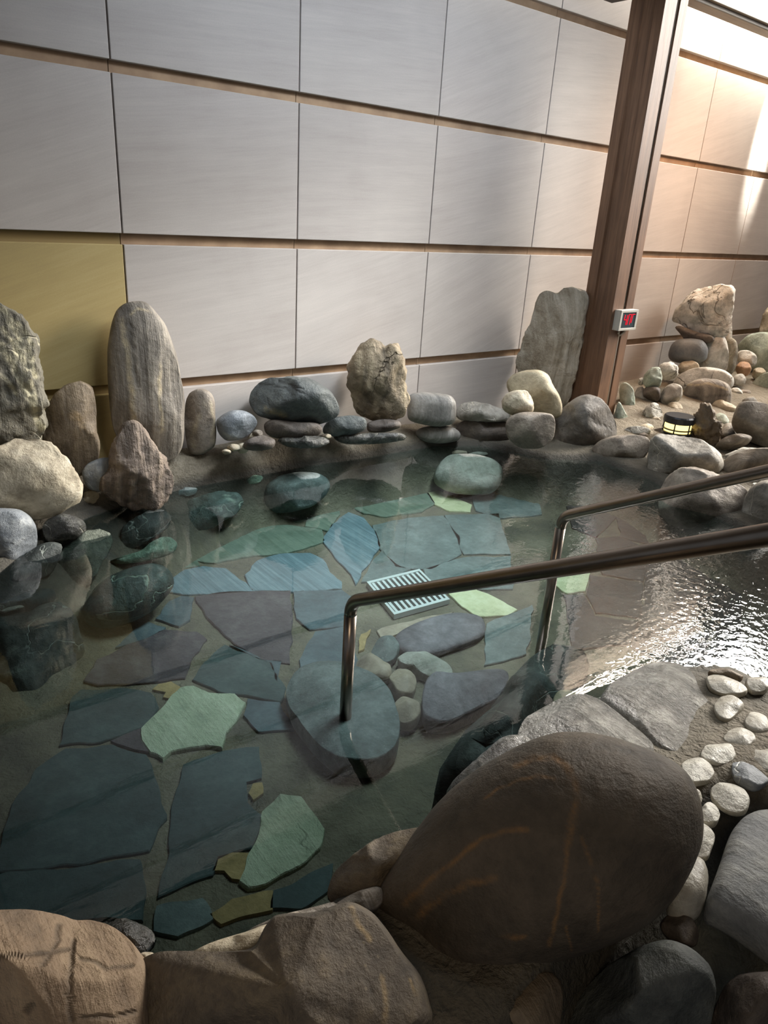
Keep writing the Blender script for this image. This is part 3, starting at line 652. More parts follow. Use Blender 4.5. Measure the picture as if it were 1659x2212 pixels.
rock('river_stone', 'small dark stone with a white top at the foot of the cone-shaped boulder', 'rock', 'L', [(660,1430),(680,1390),(740,1380),(795,1390),(805,1425),(860,1500),(800,1570),(700,1560),(655,1480)], ('a',(740,1450),.0), .06, 'wetschist', amp=.03)
rock('river_stone', 'blue-grey flat-bottomed stone at the waterline below the small standing stone', 'rock', 'L', [(1195,1200),(1240,1140),(1320,1100),(1400,1095),(1460,1105),(1500,1150),(1520,1195),(1490,1240),(1380,1270),(1280,1250)], ('a',(1380,1245),.0), .09, 'bluegrey', amp=.02)
rock('river_stone', 'speckled grey oval stone left of the dark boulder by the wall', 'rock', 'L', [(1380,920),(1420,880),(1480,850),(1560,850),(1620,880),(1650,930),(1600,1000),(1540,1035),(1450,1045),(1400,1000)], ('y',-.22), .10, 'bluegrey', amp=.02)
rock('river_stone', 'glossy wet dark stone at the waterline under the big cream boulder', 'rock', 'L', [(265,1600),(300,1550),(390,1510),(470,1520),(540,1560),(550,1620),(500,1690),(400,1720),(300,1700)], ('a',(420,1680),.0), .08, 'wetdark', amp=.04)
rock('river_stone', 'tan stone filling the gap right of the big cream boulder', 'rock', 'L', [(500,1420),(540,1370),(600,1360),(640,1390),(620,1450),(560,1490),(510,1490)], ('a',(560,1470),.01), .06, 'beige', amp=.03)
for lab, pl in (('small cream pebble right of the tallest standing stone base', [(1130,1150),(1150,1110),(1190,1105),(1225,1130),(1220,1170),(1180,1200),(1145,1185)]),
                ('small cream pebble touching the cone-shaped boulder on its right', [(1045,1175),(1060,1145),(1095,1140),(1130,1165),(1135,1200),(1110,1225),(1070,1220)]),
                ('yellowish pebble at the waterline right of the small standing stone', [(1510,1095),(1520,1065),(1555,1055),(1590,1065),(1598,1095),(1570,1125),(1530,1125)]),
                ('pale upright pebble wedged under the dark boulder by the wall', [(1580,1040),(1600,1000),(1630,985),(1655,1000),(1660,1050),(1630,1070),(1595,1065)])):
    rock('pebble', lab, 'pebble', 'L', pl, ('y',-.24) if 'under' in lab or 'waterline' in lab else ('a',(pl[-1]),.03), .045, 'cream', 'pebbles along the left bank', amp=.02, sub=3)
# ------------------------------------------------------------------ stones under the water on the left
rock('boulder', 'porous grey-green boulder under water below the wet dark stone', 'rock', 'U', [(360,450),(380,300),(430,220),(540,150),(620,125),(690,150),(720,200),(700,270),(650,340),(620,420),(580,480),(480,530),(390,520)], ('p',-.11), .13, 'subporous', amp=.04, crag=.07, box_=.6)
rock('boulder', 'dark green underwater boulder with a pale rim in front of the cone-shaped boulder', 'rock', 'U', [(780,120),(860,60),(950,10),(1040,0),(1085,30),(1095,80),(1060,130),(960,190),(860,250),(790,270),(775,200)], ('p',-.08), .08, 'subdark', amp=.04, crag=.07, box_=.6)
rock('stone_slab', 'pale green mottled slab lying under water left of the blue flagstones', 'rock', 'U', [(690,330),(780,300),(900,270),(970,210),(1040,175),(1100,185),(1135,220),(1110,280),(1030,310),(900,340),(760,350)], ('p',-.14), .06, 'subpalegreen', amp=.03, box_=.8)
rock('boulder', 'smooth dark green oval boulder under water at the left', 'rock', 'U', [(560,580),(620,490),(720,420),(850,370),(960,345),(1050,365),(1100,420),(1110,490),(1060,560),(980,650),(850,720),(700,760),(560,740),(520,660)], ('p',-.17), .15, 'subgreen', amp=.015, box_=.85)
rock('stone_slab', 'long layered black slab sloping under water at the left edge', 'rock', 'U', [(-50,430),(0,400),(150,300),(250,230),(330,210),(400,230),(370,330),(330,410),(260,440),(100,520),(0,590),(-50,600)], ('p',-.06), .10, 'subdark', amp=.03, box_=.75)
rock('stone_slab', 'narrow grey underwater slab just above the huge black boulder', 'rock', 'U', [(-50,620),(100,560),(230,510),(340,510),(355,560),(330,610),(200,650),(50,690),(-50,700)], ('p',-.09), .08, 'subdark', amp=.03, box_=.75)
rock('boulder', 'huge black boulder under water at the left edge', 'rock', 'U', [(-120,680),(50,655),(200,625),(350,600),(450,640),(500,740),(525,860),(515,960),(480,1080),(440,1160),(400,1300),(300,1380),(150,1450),(0,1550),(-120,1560)], ('p',-.32), .20, 'subdark', amp=.04, crag=.07, box_=.6, sub=5)
rock('river_stone', 'pale yellow sliver of stone above the huge black boulder', 'rock', 'U', [(0,650),(60,625),(140,612),(160,628),(60,655),(5,672)], ('p',-.03), .015, 'subpale', sub=3)
rock('river_stone', 'white-veined dark stone under water behind the oval speckled boulder', 'rock', 'M', [(270,800),(320,770),(400,765),(470,790),(510,830),(480,862),(400,866),(310,840)], ('p',-.07), .08, 'subgreen', amp=.04, crag=.07, box_=.6)
rock('river_stone', 'dark stone under water in front of the wall-side dark boulder', 'rock', 'M', [(440,730),(500,710),(600,700),(665,715),(650,770),(560,795),(470,775)], ('p',-.06), .08, 'subdark', amp=.04)
rock('river_stone', 'long dark stone under water right of the white-veined dark stone', 'rock', 'M', [(510,810),(580,780),(680,770),(730,790),(660,835),(580,855)], ('p',-.12), .07, 'subdark', amp=.04)
rock('stone_slab', 'thin white-topped slab just under water below the blue-grey stone', 'rock', 'M', [(140,910),(200,880),(260,870),(325,875),(310,910),(250,925),(160,917)], ('p',-.03), .04, 'subpalegreen', amp=.03)
rock('river_stone', 'thin layered pale slab under water right of the cone-shaped boulder', 'rock', 'L', [(1090,1370),(1120,1345),(1200,1340),(1265,1345),(1250,1385),(1160,1410),(1100,1400)], ('p',-.02), .04, 'subgrey', amp=.03)
rock('boulder', 'oval speckled grey boulder under water left of the pale yellow chip', 'rock', 'M', [(325,975),(340,920),(420,870),(520,855),(620,860),(670,890),(685,930),(660,985),(590,1040),(480,1070),(380,1075),(325,1040)], ('p',-.12), .16, 'subgrey', amp=.02, box_=.8)
rock('river_stone', 'small black stone with a white band under water at the pool middle', 'rock', 'M', [(755,820),(800,800),(830,800),(862,850),(832,890),(775,887)], ('p',-.18), .06, 'subdark', amp=.03)
rock('boulder', 'angular dark green boulder with white veins under water left of the speckled oval', 'rock', 'M', [(-90,1010),(0,980),(80,960),(190,970),(220,1010),(180,1080),(100,1120),(20,1180),(-60,1230),(-95,1150)], ('p',-.12), .12, 'subgreen', amp=.04, crag=.07, box_=.6)
rock('boulder', 'large pale smooth boulder under water at the far side', 'rock', 'M', [(1250,870),(1290,800),(1340,760),(1450,755),(1570,780),(1620,830),(1610,920),(1560,970),(1450,980),(1330,960),(1260,920)], ('p',-.14), .16, 'subpale', amp=.02, box_=.8)
rock('pebble', 'flat white pebble under water behind the large pale boulder', 'pebble', 'M', [(1435,755),(1480,742),(1540,748),(1548,762),(1500,772),(1445,768)], ('p',-.05), .03, 'subpale', sub=3)
rock('pebble', 'flat tan pebble under water left of the flat white pebble', 'pebble', 'M', [(1330,750),(1370,735),(1430,740),(1430,758),(1380,768),(1335,765)], ('p',-.05), .03, 'subtan', sub=3)
# ------------------------------------------------------------------ along the wall
rock('boulder', 'big dark grey-green boulder lying before the wall right of the standing stones', 'rock', 'M', [(250,480),(262,430),(300,380),(350,345),(430,345),(500,340),(560,345),(630,375),(690,420),(720,470),(735,530),(700,565),(640,590),(560,600),(460,590),(370,570),(290,545)], ('y',-.24), .17, 'darkboulder', amp=.03, crag=.03, sub=5, box_=.75)
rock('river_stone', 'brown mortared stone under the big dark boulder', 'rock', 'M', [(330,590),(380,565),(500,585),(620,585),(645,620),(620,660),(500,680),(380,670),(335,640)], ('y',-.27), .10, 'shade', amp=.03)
rock('standing_stone', 'tan two-lobed upright stone with folded surface by the wall', 'rock', 'M', [(785,320),(790,280),(820,210),(870,150),(920,138),(960,160),(985,192),(1010,160),(1050,165),(1080,210),(1085,280),(1100,380),(1110,450),(1095,530),(1050,570),(950,570),(880,560),(825,525),(805,440),(785,370)], ('y',-.22), .13, 'pillar', amp=.03, crag=.085, sub=5, box_=.72)
rock('river_stone', 'dark flat stone with tan bands left below the two-lobed stone', 'rock', 'M', [(650,610),(690,560),(800,545),(880,560),(885,620),(800,655),(700,660),(650,645)], ('y',-.26), .09, 'darkboulder', amp=.03)
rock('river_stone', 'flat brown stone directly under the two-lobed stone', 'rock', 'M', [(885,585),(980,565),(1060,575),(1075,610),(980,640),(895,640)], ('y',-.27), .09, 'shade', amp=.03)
rock('river_stone', 'drum-shaped grey stone with a pale band, topmost of its stack', 'rock', 'M', [(1108,500),(1116,435),(1180,420),(1280,428),(1345,440),(1368,480),(1370,550),(1355,592),(1280,608),(1180,592),(1110,572)], ('y',-.22), .13, 'drum', amp=.015, box_=.6)
rock('river_stone', 'flat pale grey stone at the waterline under the drum-shaped stone', 'rock', 'M', [(1148,640),(1180,612),(1260,603),(1350,608),(1393,640),(1390,680),(1300,700),(1200,692),(1155,668)], ('y',-.22), .11, 'drum', amp=.015)
rock('river_stone', 'low angular grey stone right of the drum-shaped stone', 'rock', 'M', [(1372,545),(1385,495),(1440,470),(1540,485),(1620,510),(1668,545),(1650,575),(1580,582),(1480,578),(1390,572)], ('y',-.30), .13, 'grey', amp=.03, crag=.05, box_=.7)
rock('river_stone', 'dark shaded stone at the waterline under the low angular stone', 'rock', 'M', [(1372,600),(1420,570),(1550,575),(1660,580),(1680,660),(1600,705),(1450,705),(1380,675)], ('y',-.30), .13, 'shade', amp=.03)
rock('standing_stone', 'tall pale craggy standing stone left of the wooden post', 'rock', 'R', [(150,600),(160,540),(200,430),(240,320),(280,200),(290,160),(330,150),(400,165),(420,130),(470,112),(520,130),(570,155),(575,220),(550,400),(515,600),(470,760),(440,850),(300,860),(180,680)], ('y',-.24), .09, 'whitecrag', amp=.03, crag=.065, sub=5, box_=.68)
rock('boulder', 'rounded beige boulder at the foot of the tall pale craggy stone', 'rock', 'R', [(90,690),(130,640),(200,615),(290,610),(345,640),(370,700),(410,760),(428,830),(415,890),(300,900),(150,820)], ('y',-.55), .15, 'beige', amp=.025, box_=.75)
rock('river_stone', 'small cream lumpy stone before the rounded beige boulder', 'rock', 'R', [(65,800),(90,750),(150,728),(220,735),(250,780),(258,850),(220,875),(120,875),(75,845)], ('y',-.68), .09, 'cream', amp=.03, crag=.05)
rock('river_stone', 'brown-grey boulder at the waterline left of the dome-shaped boulder', 'rock', 'R', [(88,940),(110,890),(180,862),(300,862),(370,875),(385,930),(375,1020),(300,1075),(180,1075),(105,1020)], ('y',-.80), .12, 'warmgrey', amp=.025, box_=.75)
rock('boulder', 'dome-shaped grey boulder at the waterline in front of the wooden post', 'rock', 'R', [(330,1010),(350,930),(400,860),(470,800),(540,760),(600,757),(660,780),(710,840),(745,920),(754,1000),(720,1070),(600,1110),(450,1130),(345,1090)], ('a',(540,1095),.0), .22, 'dome', amp=.03, crag=.03, sub=5, box_=.8)
# ------------------------------------------------------------------ right bank
rock('boulder', 'flat oval grey boulder right of the dome-shaped boulder', 'rock', 'R', [(600,1085),(650,1030),(740,1000),(850,995),(940,1010),(952,1070),(920,1135),(830,1170),(700,1165),(620,1130)], ('a',(780,1160),.0), .12, 'warmgrey', amp=.02, box_=.75)
rock('boulder', 'large block-like rounded boulder in front of the garden lantern', 'rock', 'R', [(945,1090),(958,1020),(1010,990),(1080,1000),(1180,1010),(1260,1030),(1340,1080),(1385,1130),(1392,1185),(1350,1230),(1200,1250),(1050,1290),(965,1290),(940,1200)], ('a',(1100,1270),.0), .22, 'grey', amp=.03, crag=.04, sub=5, box_=.65)
rock('boulder', 'low broad boulder under the far handrail sloping into the water', 'rock', 'T', [(930,700),(1000,610),(1060,580),(1150,580),(1300,620),(1420,670),(1510,740),(1530,850),(1440,930),(1300,990),(1120,1020),(980,960),(900,860)], ('p',.02), .22, 'warmgrey', amp=.03, crag=.04, sub=5, box_=.7)
rock('boulder', 'grey boulder at the right edge between the two handrails', 'rock', 'T', [(1470,920),(1500,780),(1560,700),(1659,660),(1780,700),(1800,950),(1700,1040),(1540,1020)], ('p',.06), .20, 'grey', amp=.03, box_=.75)
rock('boulder', 'large pale boulder cut by the right edge, sunlit on top', 'rock', 'R', [(1445,930),(1470,840),(1500,800),(1560,795),(1659,815),(1780,850),(1780,1060),(1659,1070),(1560,1040),(1470,985)], ('a',(1580,1050),.10), .2, 'grey', amp=.03, box_=.65)
rock('river_stone', 'dark spiky lava-like stone right of the garden lantern', 'rock', 'R', [(1178,950),(1190,900),(1240,870),(1258,820),(1285,803),(1322,828),(1335,880),(1370,940),(1378,1000),(1335,1060),(1260,1055),(1200,1010)], ('a',(1285,1045),.08), .09, 'brown', amp=.04, crag=.22, sub=5, box_=.85)
rock('river_stone', 'low pale stone left below the garden lantern', 'rock', 'R', [(793,970),(830,945),(900,943),(960,960),(945,1002),(860,1008),(810,998)], ('a',(870,1005),.07), .08, 'bright', amp=.03)
rock('river_stone', 'dark flat stone just below the garden lantern', 'rock', 'R', [(932,1003),(970,962),(1050,948),(1120,955),(1180,992),(1100,1015),(1000,1018)], ('a',(1050,1012),.06), .09, 'shade', amp=.02)
rock('boulder', 'big smooth striped boulder behind the garden lantern', 'rock', 'R', [(1140,800),(1160,730),(1180,690),(1250,660),(1350,662),(1420,690),(1442,740),(1435,820),(1400,860),(1300,885),(1180,865)], ('y',-.68), .12, 'greystripe', amp=.015, sub=5, box_=.72)
rock('boulder', 'pale oval boulder lying behind the big striped boulder', 'rock', 'R', [(1085,700),(1130,630),(1200,600),(1300,588),(1400,610),(1450,650),(1455,700),(1400,740),(1200,750),(1100,735)], ('y',-.54), .10, 'bright', amp=.02, box_=.75)
rock('standing_stone', 'pale upright stone standing on the pale oval boulder', 'rock', 'R', [(1238,560),(1245,480),(1280,420),(1340,388),(1390,400),(1412,440),(1425,520),(1415,610),(1340,640),(1240,625)], ('y',-.42), .09, 'bright', amp=.02, box_=.72)
rock('standing_stone', 'narrow banded upright stone right against the pale upright stone', 'rock', 'R', [(1405,440),(1440,415),(1475,440),(1478,520),(1458,610),(1430,640),(1400,620)], ('y',-.44), .08, 'craggy', amp=.02, box_=.6)
rock('river_stone', 'smooth dark grey stone under the topmost pale boulder', 'rock', 'R', [(1062,520),(1080,460),(1120,425),(1200,418),(1270,430),(1300,480),(1290,550),(1200,575),(1080,555)], ('y',-.30), .15, 'slate', amp=.015)
rock('river_stone', 'dark wedge stone holding up the topmost pale boulder', 'rock', 'R', [(1098,350),(1140,342),(1240,385),(1330,400),(1340,440),(1240,450),(1170,440),(1140,395)], ('y',-.30), .10, 'shade', amp=.03)
rock('boulder', 'mottled white and grey boulder, topmost of the stack by the wall', 'rock', 'R', [(1088,290),(1110,250),(1170,180),(1230,125),(1320,105),(1440,100),(1457,140),(1442,300),(1420,400),(1350,408),(1250,395),(1150,342),(1098,312)], ('y',-.32), .12, 'bright', amp=.03, crag=.07, sub=5, box_=.68)
rock('river_stone', 'slim pale stone behind the topmost mottled boulder', 'rock', 'R', [(1415,300),(1430,280),(1450,290),(1445,350),(1440,640),(1395,640)], ('y',-.22), .07, 'bright', amp=.03, sub=3)
rock('boulder', 'pale green rounded boulder near the wall at the right edge', 'rock', 'R', [(1478,460),(1540,400),(1620,383),(1720,390),(1790,480),(1740,640),(1580,630),(1500,510)], ('y',-.36), .16, 'greenpale', amp=.02)
rock('river_stone', 'white rounded stone below the pale green rounded boulder', 'rock', 'R', [(1470,545),(1480,495),(1540,488),(1592,520),(1588,580),(1510,600)], ('y',-.45), .09, 'bright', amp=.02)
rock('river_stone', 'orange-tinted stone among the pale stones at right', 'rock', 'R', [(1463,595),(1490,558),(1540,558),(1562,600),(1535,645),(1480,640)], ('y',-.52), .08, 'orange', amp=.03, crag=.05)
rock('river_stone', 'small white stone below the orange-tinted stone', 'rock', 'R', [(1443,662),(1470,632),(1510,630),(1532,670),(1500,705),(1455,700)], ('y',-.58), .07, 'bright', amp=.03)
rock('river_stone', 'small cream stone right of the orange-tinted stone', 'rock', 'R', [(1562,640),(1575,600),(1620,590),(1650,620),(1630,660),(1580,665)], ('y',-.52), .07, 'cream', amp=.04, crag=.06)
rock('river_stone', 'white cracked stone at the right of the big striped boulder', 'rock', 'R', [(1437,745),(1445,715),(1480,712),(1512,745),(1490,775),(1445,775)], ('y',-.66), .07, 'bright', amp=.03)
rock('stone_slab', 'flat pale green slab leaning at the right edge', 'rock', 'R', [(1490,775),(1540,720),(1600,650),(1659,618),(1780,620),(1790,820),(1640,815),(1520,800)], ('y',-.70), .06, 'greenpale', amp=.02, box_=.6)
rock('standing_stone', 'spiky pale stone cut by the right edge before the wall', 'rock', 'R', [(1605,400),(1615,320),(1640,260),(1680,230),(1740,240),(1760,330),(1750,420),(1680,430)], ('y',-.25), .12, 'whitecrag', amp=.03, crag=.12)
rock('river_stone', 'grey angular stone at the wall, leftmost of the two capping the small pile', 'rock', 'R', [(912,690),(918,640),(950,600),(1010,588),(1025,650),(1012,712),(940,720)], ('y',-.50), .10, 'greenpale', amp=.04, crag=.08)
rock('river_stone', 'grey angular stone at the wall right of its leaning twin', 'rock', 'R', [(1000,605),(1020,570),(1080,558),(1122,590),(1115,650),(1050,672),(1010,650)], ('y',-.42), .11, 'bright', amp=.04, crag=.08)
rock('river_stone', 'smooth cream stone between the angular pile and the pale upright stone', 'rock', 'R', [(1105,610),(1140,560),(1200,548),(1245,570),(1245,620),(1150,640)], ('y',-.38), .10, 'cream', amp=.02)
rock('river_stone', 'square shaded stone under the angular pile by the wall', 'rock', 'R', [(912,710),(1012,708),(1015,775),(990,800),(915,790)], ('y',-.52), .10, 'shade', amp=.02, box_=.6)
rock('river_stone', 'sloping wrinkled stone left of the pale oval boulder', 'rock', 'R', [(1000,795),(1030,720),(1080,688),(1145,700),(1145,770),(1100,815),(1020,830)], ('y',-.62), .10, 'grey', amp=.03, crag=.04)
rock('river_stone', 'wavy cream stone behind the lantern on its left', 'rock', 'R', [(1015,845),(1060,800),(1130,798),(1155,850),(1100,885),(1030,892)], ('y',-.68), .09, 'cream', amp=.03, crag=.05)
rock('river_stone', 'lumpy pale stone left of the garden lantern', 'rock', 'R', [(888,915),(920,840),(970,798),(1010,825),(1032,885),(1000,950),(910,955)], ('y',-.74), .10, 'bright', amp=.04, crag=.08)
rock('river_stone', 'small cream stone touching the lantern on its left', 'rock', 'R', [(940,915),(960,890),(1000,888),(1025,915),(1010,948),(955,948)], ('y',-.80), .05, 'cream', amp=.03, sub=3)
rock('river_stone', 'pale green tall stone right behind the wooden post', 'rock', 'R', [(768,770),(775,690),(810,682),(852,720),(862,770),(862,900),(825,930),(790,860)], ('y',-.50), .09, 'greenpale', amp=.03, crag=.05)
rock('river_stone', 'narrow green stone leaning at the base of the wooden post', 'rock', 'R', [(738,885),(765,785),(800,850),(832,915),(790,955),(745,955)], ('y',-.64), .07, 'greenpale', amp=.03)
rock('river_stone', 'low grey stone at the wall between post and angular pile', 'rock', 'R', [(852,765),(880,710),(915,708),(925,760),(990,790),(960,812),(860,805)], ('y',-.45), .09, 'grey', amp=.03)
rock('river_stone', 'tiny white stone at the wall beside the angular pile', 'rock', 'R', [(880,680),(888,658),(910,652),(920,680),(905,700),(885,697)], ('y',-.40), .04, 'bright', sub=3)
rock('river_stone', 'pale stone right behind the dark spiky stone', 'rock', 'R', [(1335,865),(1400,850),(1440,900),(1432,955),(1380,968),(1345,930)], ('y',-.86), .08, 'cream', amp=.03, crag=.05)
rock('river_stone', 'low layered stone right of the block-like boulder', 'rock', 'R', [(1335,1065),(1400,1010),(1480,985),(1570,1005),(1530,1060),(1400,1095)], ('a',(1420,1080),.08), .12, 'greystripe', amp=.03)
rock('boulder', 'long pale layered boulder just above the far handrail at right', 'rock', 'R', [(1370,1205),(1400,1140),(1500,1092),(1600,1075),(1700,1075),(1790,1120),(1720,1190),(1500,1250),(1400,1255)], ('a',(1480,1230),.06), .15, 'greystripe', amp=.03, box_=.75)
rock('river_stone', 'small grey stone under the large right-edge boulder', 'rock', 'R', [(1375,985),(1410,960),(1450,965),(1470,995),(1430,1015),(1385,1010)], ('a',(1420,1010),.09), .06, 'grey', sub=3)
for i, (lab, pl) in enumerate((('pale pebble under the far handrail, left of three', [(1540,700),(1555,682),(1580,680),(1590,695),(1570,710)]),
                               ('pale pebble under the far handrail, middle of three', [(1585,690),(1605,668),(1640,665),(1650,685),(1620,700)]),
                               ('pale pebble under the far handrail, lowest of three', [(1560,730),(1590,708),(1630,705),(1640,725),(1600,745)]))):
    rock('pebble', lab, 'pebble', 'T', pl, ('p',.17), .03, 'pebblewhite', 'pebbles under the far handrail', sub=3)
# ------------------------------------------------------------------ near bank
rock('boulder', 'huge smooth dark brown boulder with orange veins on the near rim', 'rock', 'G', [(205,960),(225,890),(280,800),(350,700),(420,610),(500,530),(600,450),(700,390),(790,350),(880,328),(980,330),(1080,350),(1180,385),(1280,430),(1340,480),(1380,560),(1395,650),(1385,740),(1350,830),(1300,920),(1240,990),(1160,1050),(1060,1100),(950,1140),(820,1170),(660,1220),(500,1220),(400,1160),(340,1060),(250,1000)], ('p',.10), .26, 'bigboulder', amp=.012, sub=7, box_=.82)
rock('stone_slab', 'wet glittering schist slab with a white vein behind the huge boulder', 'rock', 'G', [(725,330),(745,280),(800,245),(880,210),(960,205),(1030,230),(1110,290),(1180,350),(1240,410),(1000,470),(850,420),(750,370)], ('g',.03,.07), .07, 'wetschist', amp=.03, box_=.65, sub=5)
rock('stone_slab', 'wet glittering schist slab at the top of the entry, beside the white pebbles', 'rock', 'G', [(1025,215),(1060,160),(1130,100),(1220,60),(1320,60),(1400,100),(1440,180),(1450,260),(1440,330),(1390,390),(1310,415),(1230,390),(1170,320),(1090,265)], ('g',.02,.06), .06, 'wetschist', amp=.03, box_=.6, sub=5)
rock('river_stone', 'mossy rough stone at the waterline left of the huge boulder', 'rock', 'G', [(450,600),(470,510),(530,450),(600,390),(660,335),(740,325),(790,360),(720,440),(620,510),(530,600)], ('p',.03), .08, 'wetschist', amp=.04, crag=.05)
rock('river_stone', 'grey-brown rock at the waterline below the near handrail', 'rock', 'G', [(10,930),(30,850),(100,780),(200,710),(300,680),(380,670),(360,760),(270,860),(220,930),(120,950),(35,955)], ('p',.04), .10, 'foregrounddark', amp=.03, crag=.03, box_=.75)
rock('stone_slab', 'thin layered stone wedged left of the huge boulder', 'rock', 'G', [(30,965),(110,915),(210,885),(225,950),(180,990),(60,990)], ('p',.05), .05, 'greystripe', amp=.03)
rock('boulder', 'broad dark brown-grey boulder at the bottom edge, middle', 'rock', 'B', [(630,1250),(680,1185),(760,1160),(870,1160),(1040,1165),(1150,1150),(1190,1060),(1230,1010),(1290,1000),(1400,1000),(1500,965),(1560,950),(1650,1000),(1700,1060),(1760,1150),(1860,1270),(1920,1500),(1500,1620),(640,1620),(630,1400)], ('p',.07), .22, 'foregrounddark', amp=.02, sub=7, box_=.68)
rock('stone_slab', 'small pale wedge stone on the rim between the two bottom boulders', 'rock', 'B', [(830,1170),(950,1110),(1090,1070),(1215,1020),(1230,1080),(1150,1190),(900,1200)], ('p',.05), .05, 'cream', amp=.02)
rock('stone_slab', 'thin dark layered stone along the waterline at the near rim', 'rock', 'B', [(1090,1065),(1250,990),(1400,955),(1500,925),(1510,980),(1260,1030),(1120,1095)], ('p',.03), .05, 'greystripe', amp=.03)
rock('boulder', 'broad brown cracked boulder in the bottom left corner', 'rock', 'B', [(-120,995),(0,990),(150,988),(270,1010),(330,1035),(400,1030),(480,1050),(550,1100),(600,1160),(640,1220),(640,1400),(645,1620),(-120,1620)], ('p',.07), .22, 'foreground', amp=.02, sub=7, box_=.62)
rock('river_stone', 'small dark mossy stone behind the bottom left boulder', 'rock', 'B', [(470,1050),(520,1010),(560,1003),(620,1028),(680,1058),(697,1110),(660,1170),(560,1180)], ('p',.0), .06, 'wetdark', amp=.04, crag=.06)
rock('pebble', 'small pale pebble between the two bottom boulders', 'pebble', 'B', [(620,1170),(640,1155),(680,1155),(700,1170),(670,1195),(635,1200)], ('p',.07), .03, 'cream', sub=3)
rock('boulder', 'dark grey boulder with a dimple in the shade below the huge boulder', 'rock', 'G', [(940,1320),(1080,1180),(1190,1120),(1280,1098),(1370,1130),(1440,1200),(1456,1290),(1430,1400),(1380,1520),(900,1520)], ('p',-.06), .16, 'darkboulder', amp=.03, sub=5, box_=.78)  # darker stone chosen so the shade here is part of its colour
rock('boulder', 'brown boulder in deep shade under the huge boulder', 'rock', 'G', [(470,1420),(540,1290),(680,1235),(830,1205),(890,1260),(880,1400),(830,1500),(480,1500)], ('p',-.08), .14, 'brown', amp=.03, box_=.75)
rock('boulder', 'dark brown boulder in the bottom right corner', 'rock', 'G', [(1430,1500),(1465,1350),(1520,1230),(1720,1210),(1750,1520)], ('p',-.05), .15, 'shade', amp=.03, box_=.7)
rock('river_stone', 'small dark stone tucked under the right end of the huge boulder', 'rock', 'G', [(1250,1040),(1290,990),(1370,1000),(1400,1060),(1390,1120),(1300,1110)], ('p',.0), .07, 'shade', amp=.03)
rock('stone_slab', 'long smooth grey slab paved at the right edge, partly in shade', 'rock', 'G', [(1415,985),(1470,850),(1510,720),(1560,660),(1620,635),(1720,640),(1740,1200),(1650,1130),(1560,1060),(1480,1015)], ('g',.05,.06), .06, 'greyslab', amp=.012, box_=.6, sub=5)
rock('river_stone', 'beige half-shaded stone right below the huge boulder', 'rock', 'G', [(1280,950),(1340,830),(1370,808),(1410,825),(1430,880),(1420,970),(1370,1000),(1300,980)], ('g',.05,.06), .06, 'pebble', amp=.015, box_=.75)
for lab, mk, pl in (
    ('long pale pebble beside the wet schist slab, nearest the water', 'pebble', [(1195,295),(1260,272),(1380,310),(1480,370),(1505,405),(1420,428),(1310,412),(1225,375)]),
    ('pale pebble at the right edge nearest the water', 'pebble', [(1480,320),(1560,295),(1659,310),(1680,350),(1640,395),(1530,398)]),
    ('round grey pebble right of the wet schist slab', 'pebble', [(1248,510),(1290,452),(1370,438),(1440,470),(1482,515),(1420,575),(1350,620),(1280,582)]),
    ('round cream pebble at the right edge below the round grey one', 'pebble', [(1478,625),(1520,562),(1600,558),(1670,600),(1670,710),(1580,722),(1500,685)]),
    ('tapered pebble with a pale ridge in the paving', 'pebble', [(1312,760),(1370,688),(1450,678),(1540,720),(1572,780),(1510,822),(1420,824)]),
    ('wet white layered pebble at the corner of the schist slab', 'pebblewhite', [(1148,880),(1200,790),(1300,783),(1380,800),(1422,880),(1370,932),(1270,947),(1200,922)]),
    ('smooth white pebble touching the huge boulder, uppermost there', 'pebblewhite', [(995,965),(1060,913),(1150,908),(1220,950),(1257,1010),(1220,1062),(1130,1082),(1060,1070)]),
    ('bluish angular stone with a shiny face in the paving', 'bluegrey', [(1388,930),(1450,908),(1520,960),(1600,1010),(1670,1075),(1570,1125),(1480,1092),(1400,1035)]),
    ('flat cream stone cut by the right edge in the paving', 'pebble', [(1518,842),(1600,828),(1720,830),(1720,1010),(1620,985),(1550,922)]),
    ('round white pitted pebble in the paving', 'pebblewhite', [(1228,1130),(1290,1088),(1390,1088),(1480,1140),(1517,1220),(1500,1292),(1420,1312),(1310,1262),(1240,1192)]),
    ('white folded pebble touching the huge boulder below the pitted one', 'pebblewhite', [(1130,1315),(1200,1238),(1260,1268),(1297,1330),(1270,1392),(1190,1383),(1120,1362)]),
    ('small white pebble half hidden by the huge boulder', 'pebblewhite', [(1060,1140),(1140,1158),(1167,1210),(1130,1262),(1060,1250)]),
    ('pale angular pebble with dark pits beside the huge boulder', 'pebblewhite', [(1040,1400),(1150,1393),(1230,1448),(1262,1490),(1232,1572),(1212,1645),(1140,1635),(1050,1590)]),
    ('flat brown stone at the water above the pale pebbles', 'brown', [(1200,255),(1260,230),(1380,248),(1475,290),(1440,312),(1300,280)]),
    ('rounded beige pebble under shallow water left of the entry slab', 'beige', [(50,460),(80,410),(150,395),(230,420),(295,480),(260,520),(150,545),(70,520)])):
    rock('pebble', lab, 'pebble', 'K', pl, ('g',.060 if 'shallow' not in lab else -.03,.024), .02, mk, 'pebbles in the near paving', amp=.03, sub=4, box_=.7)
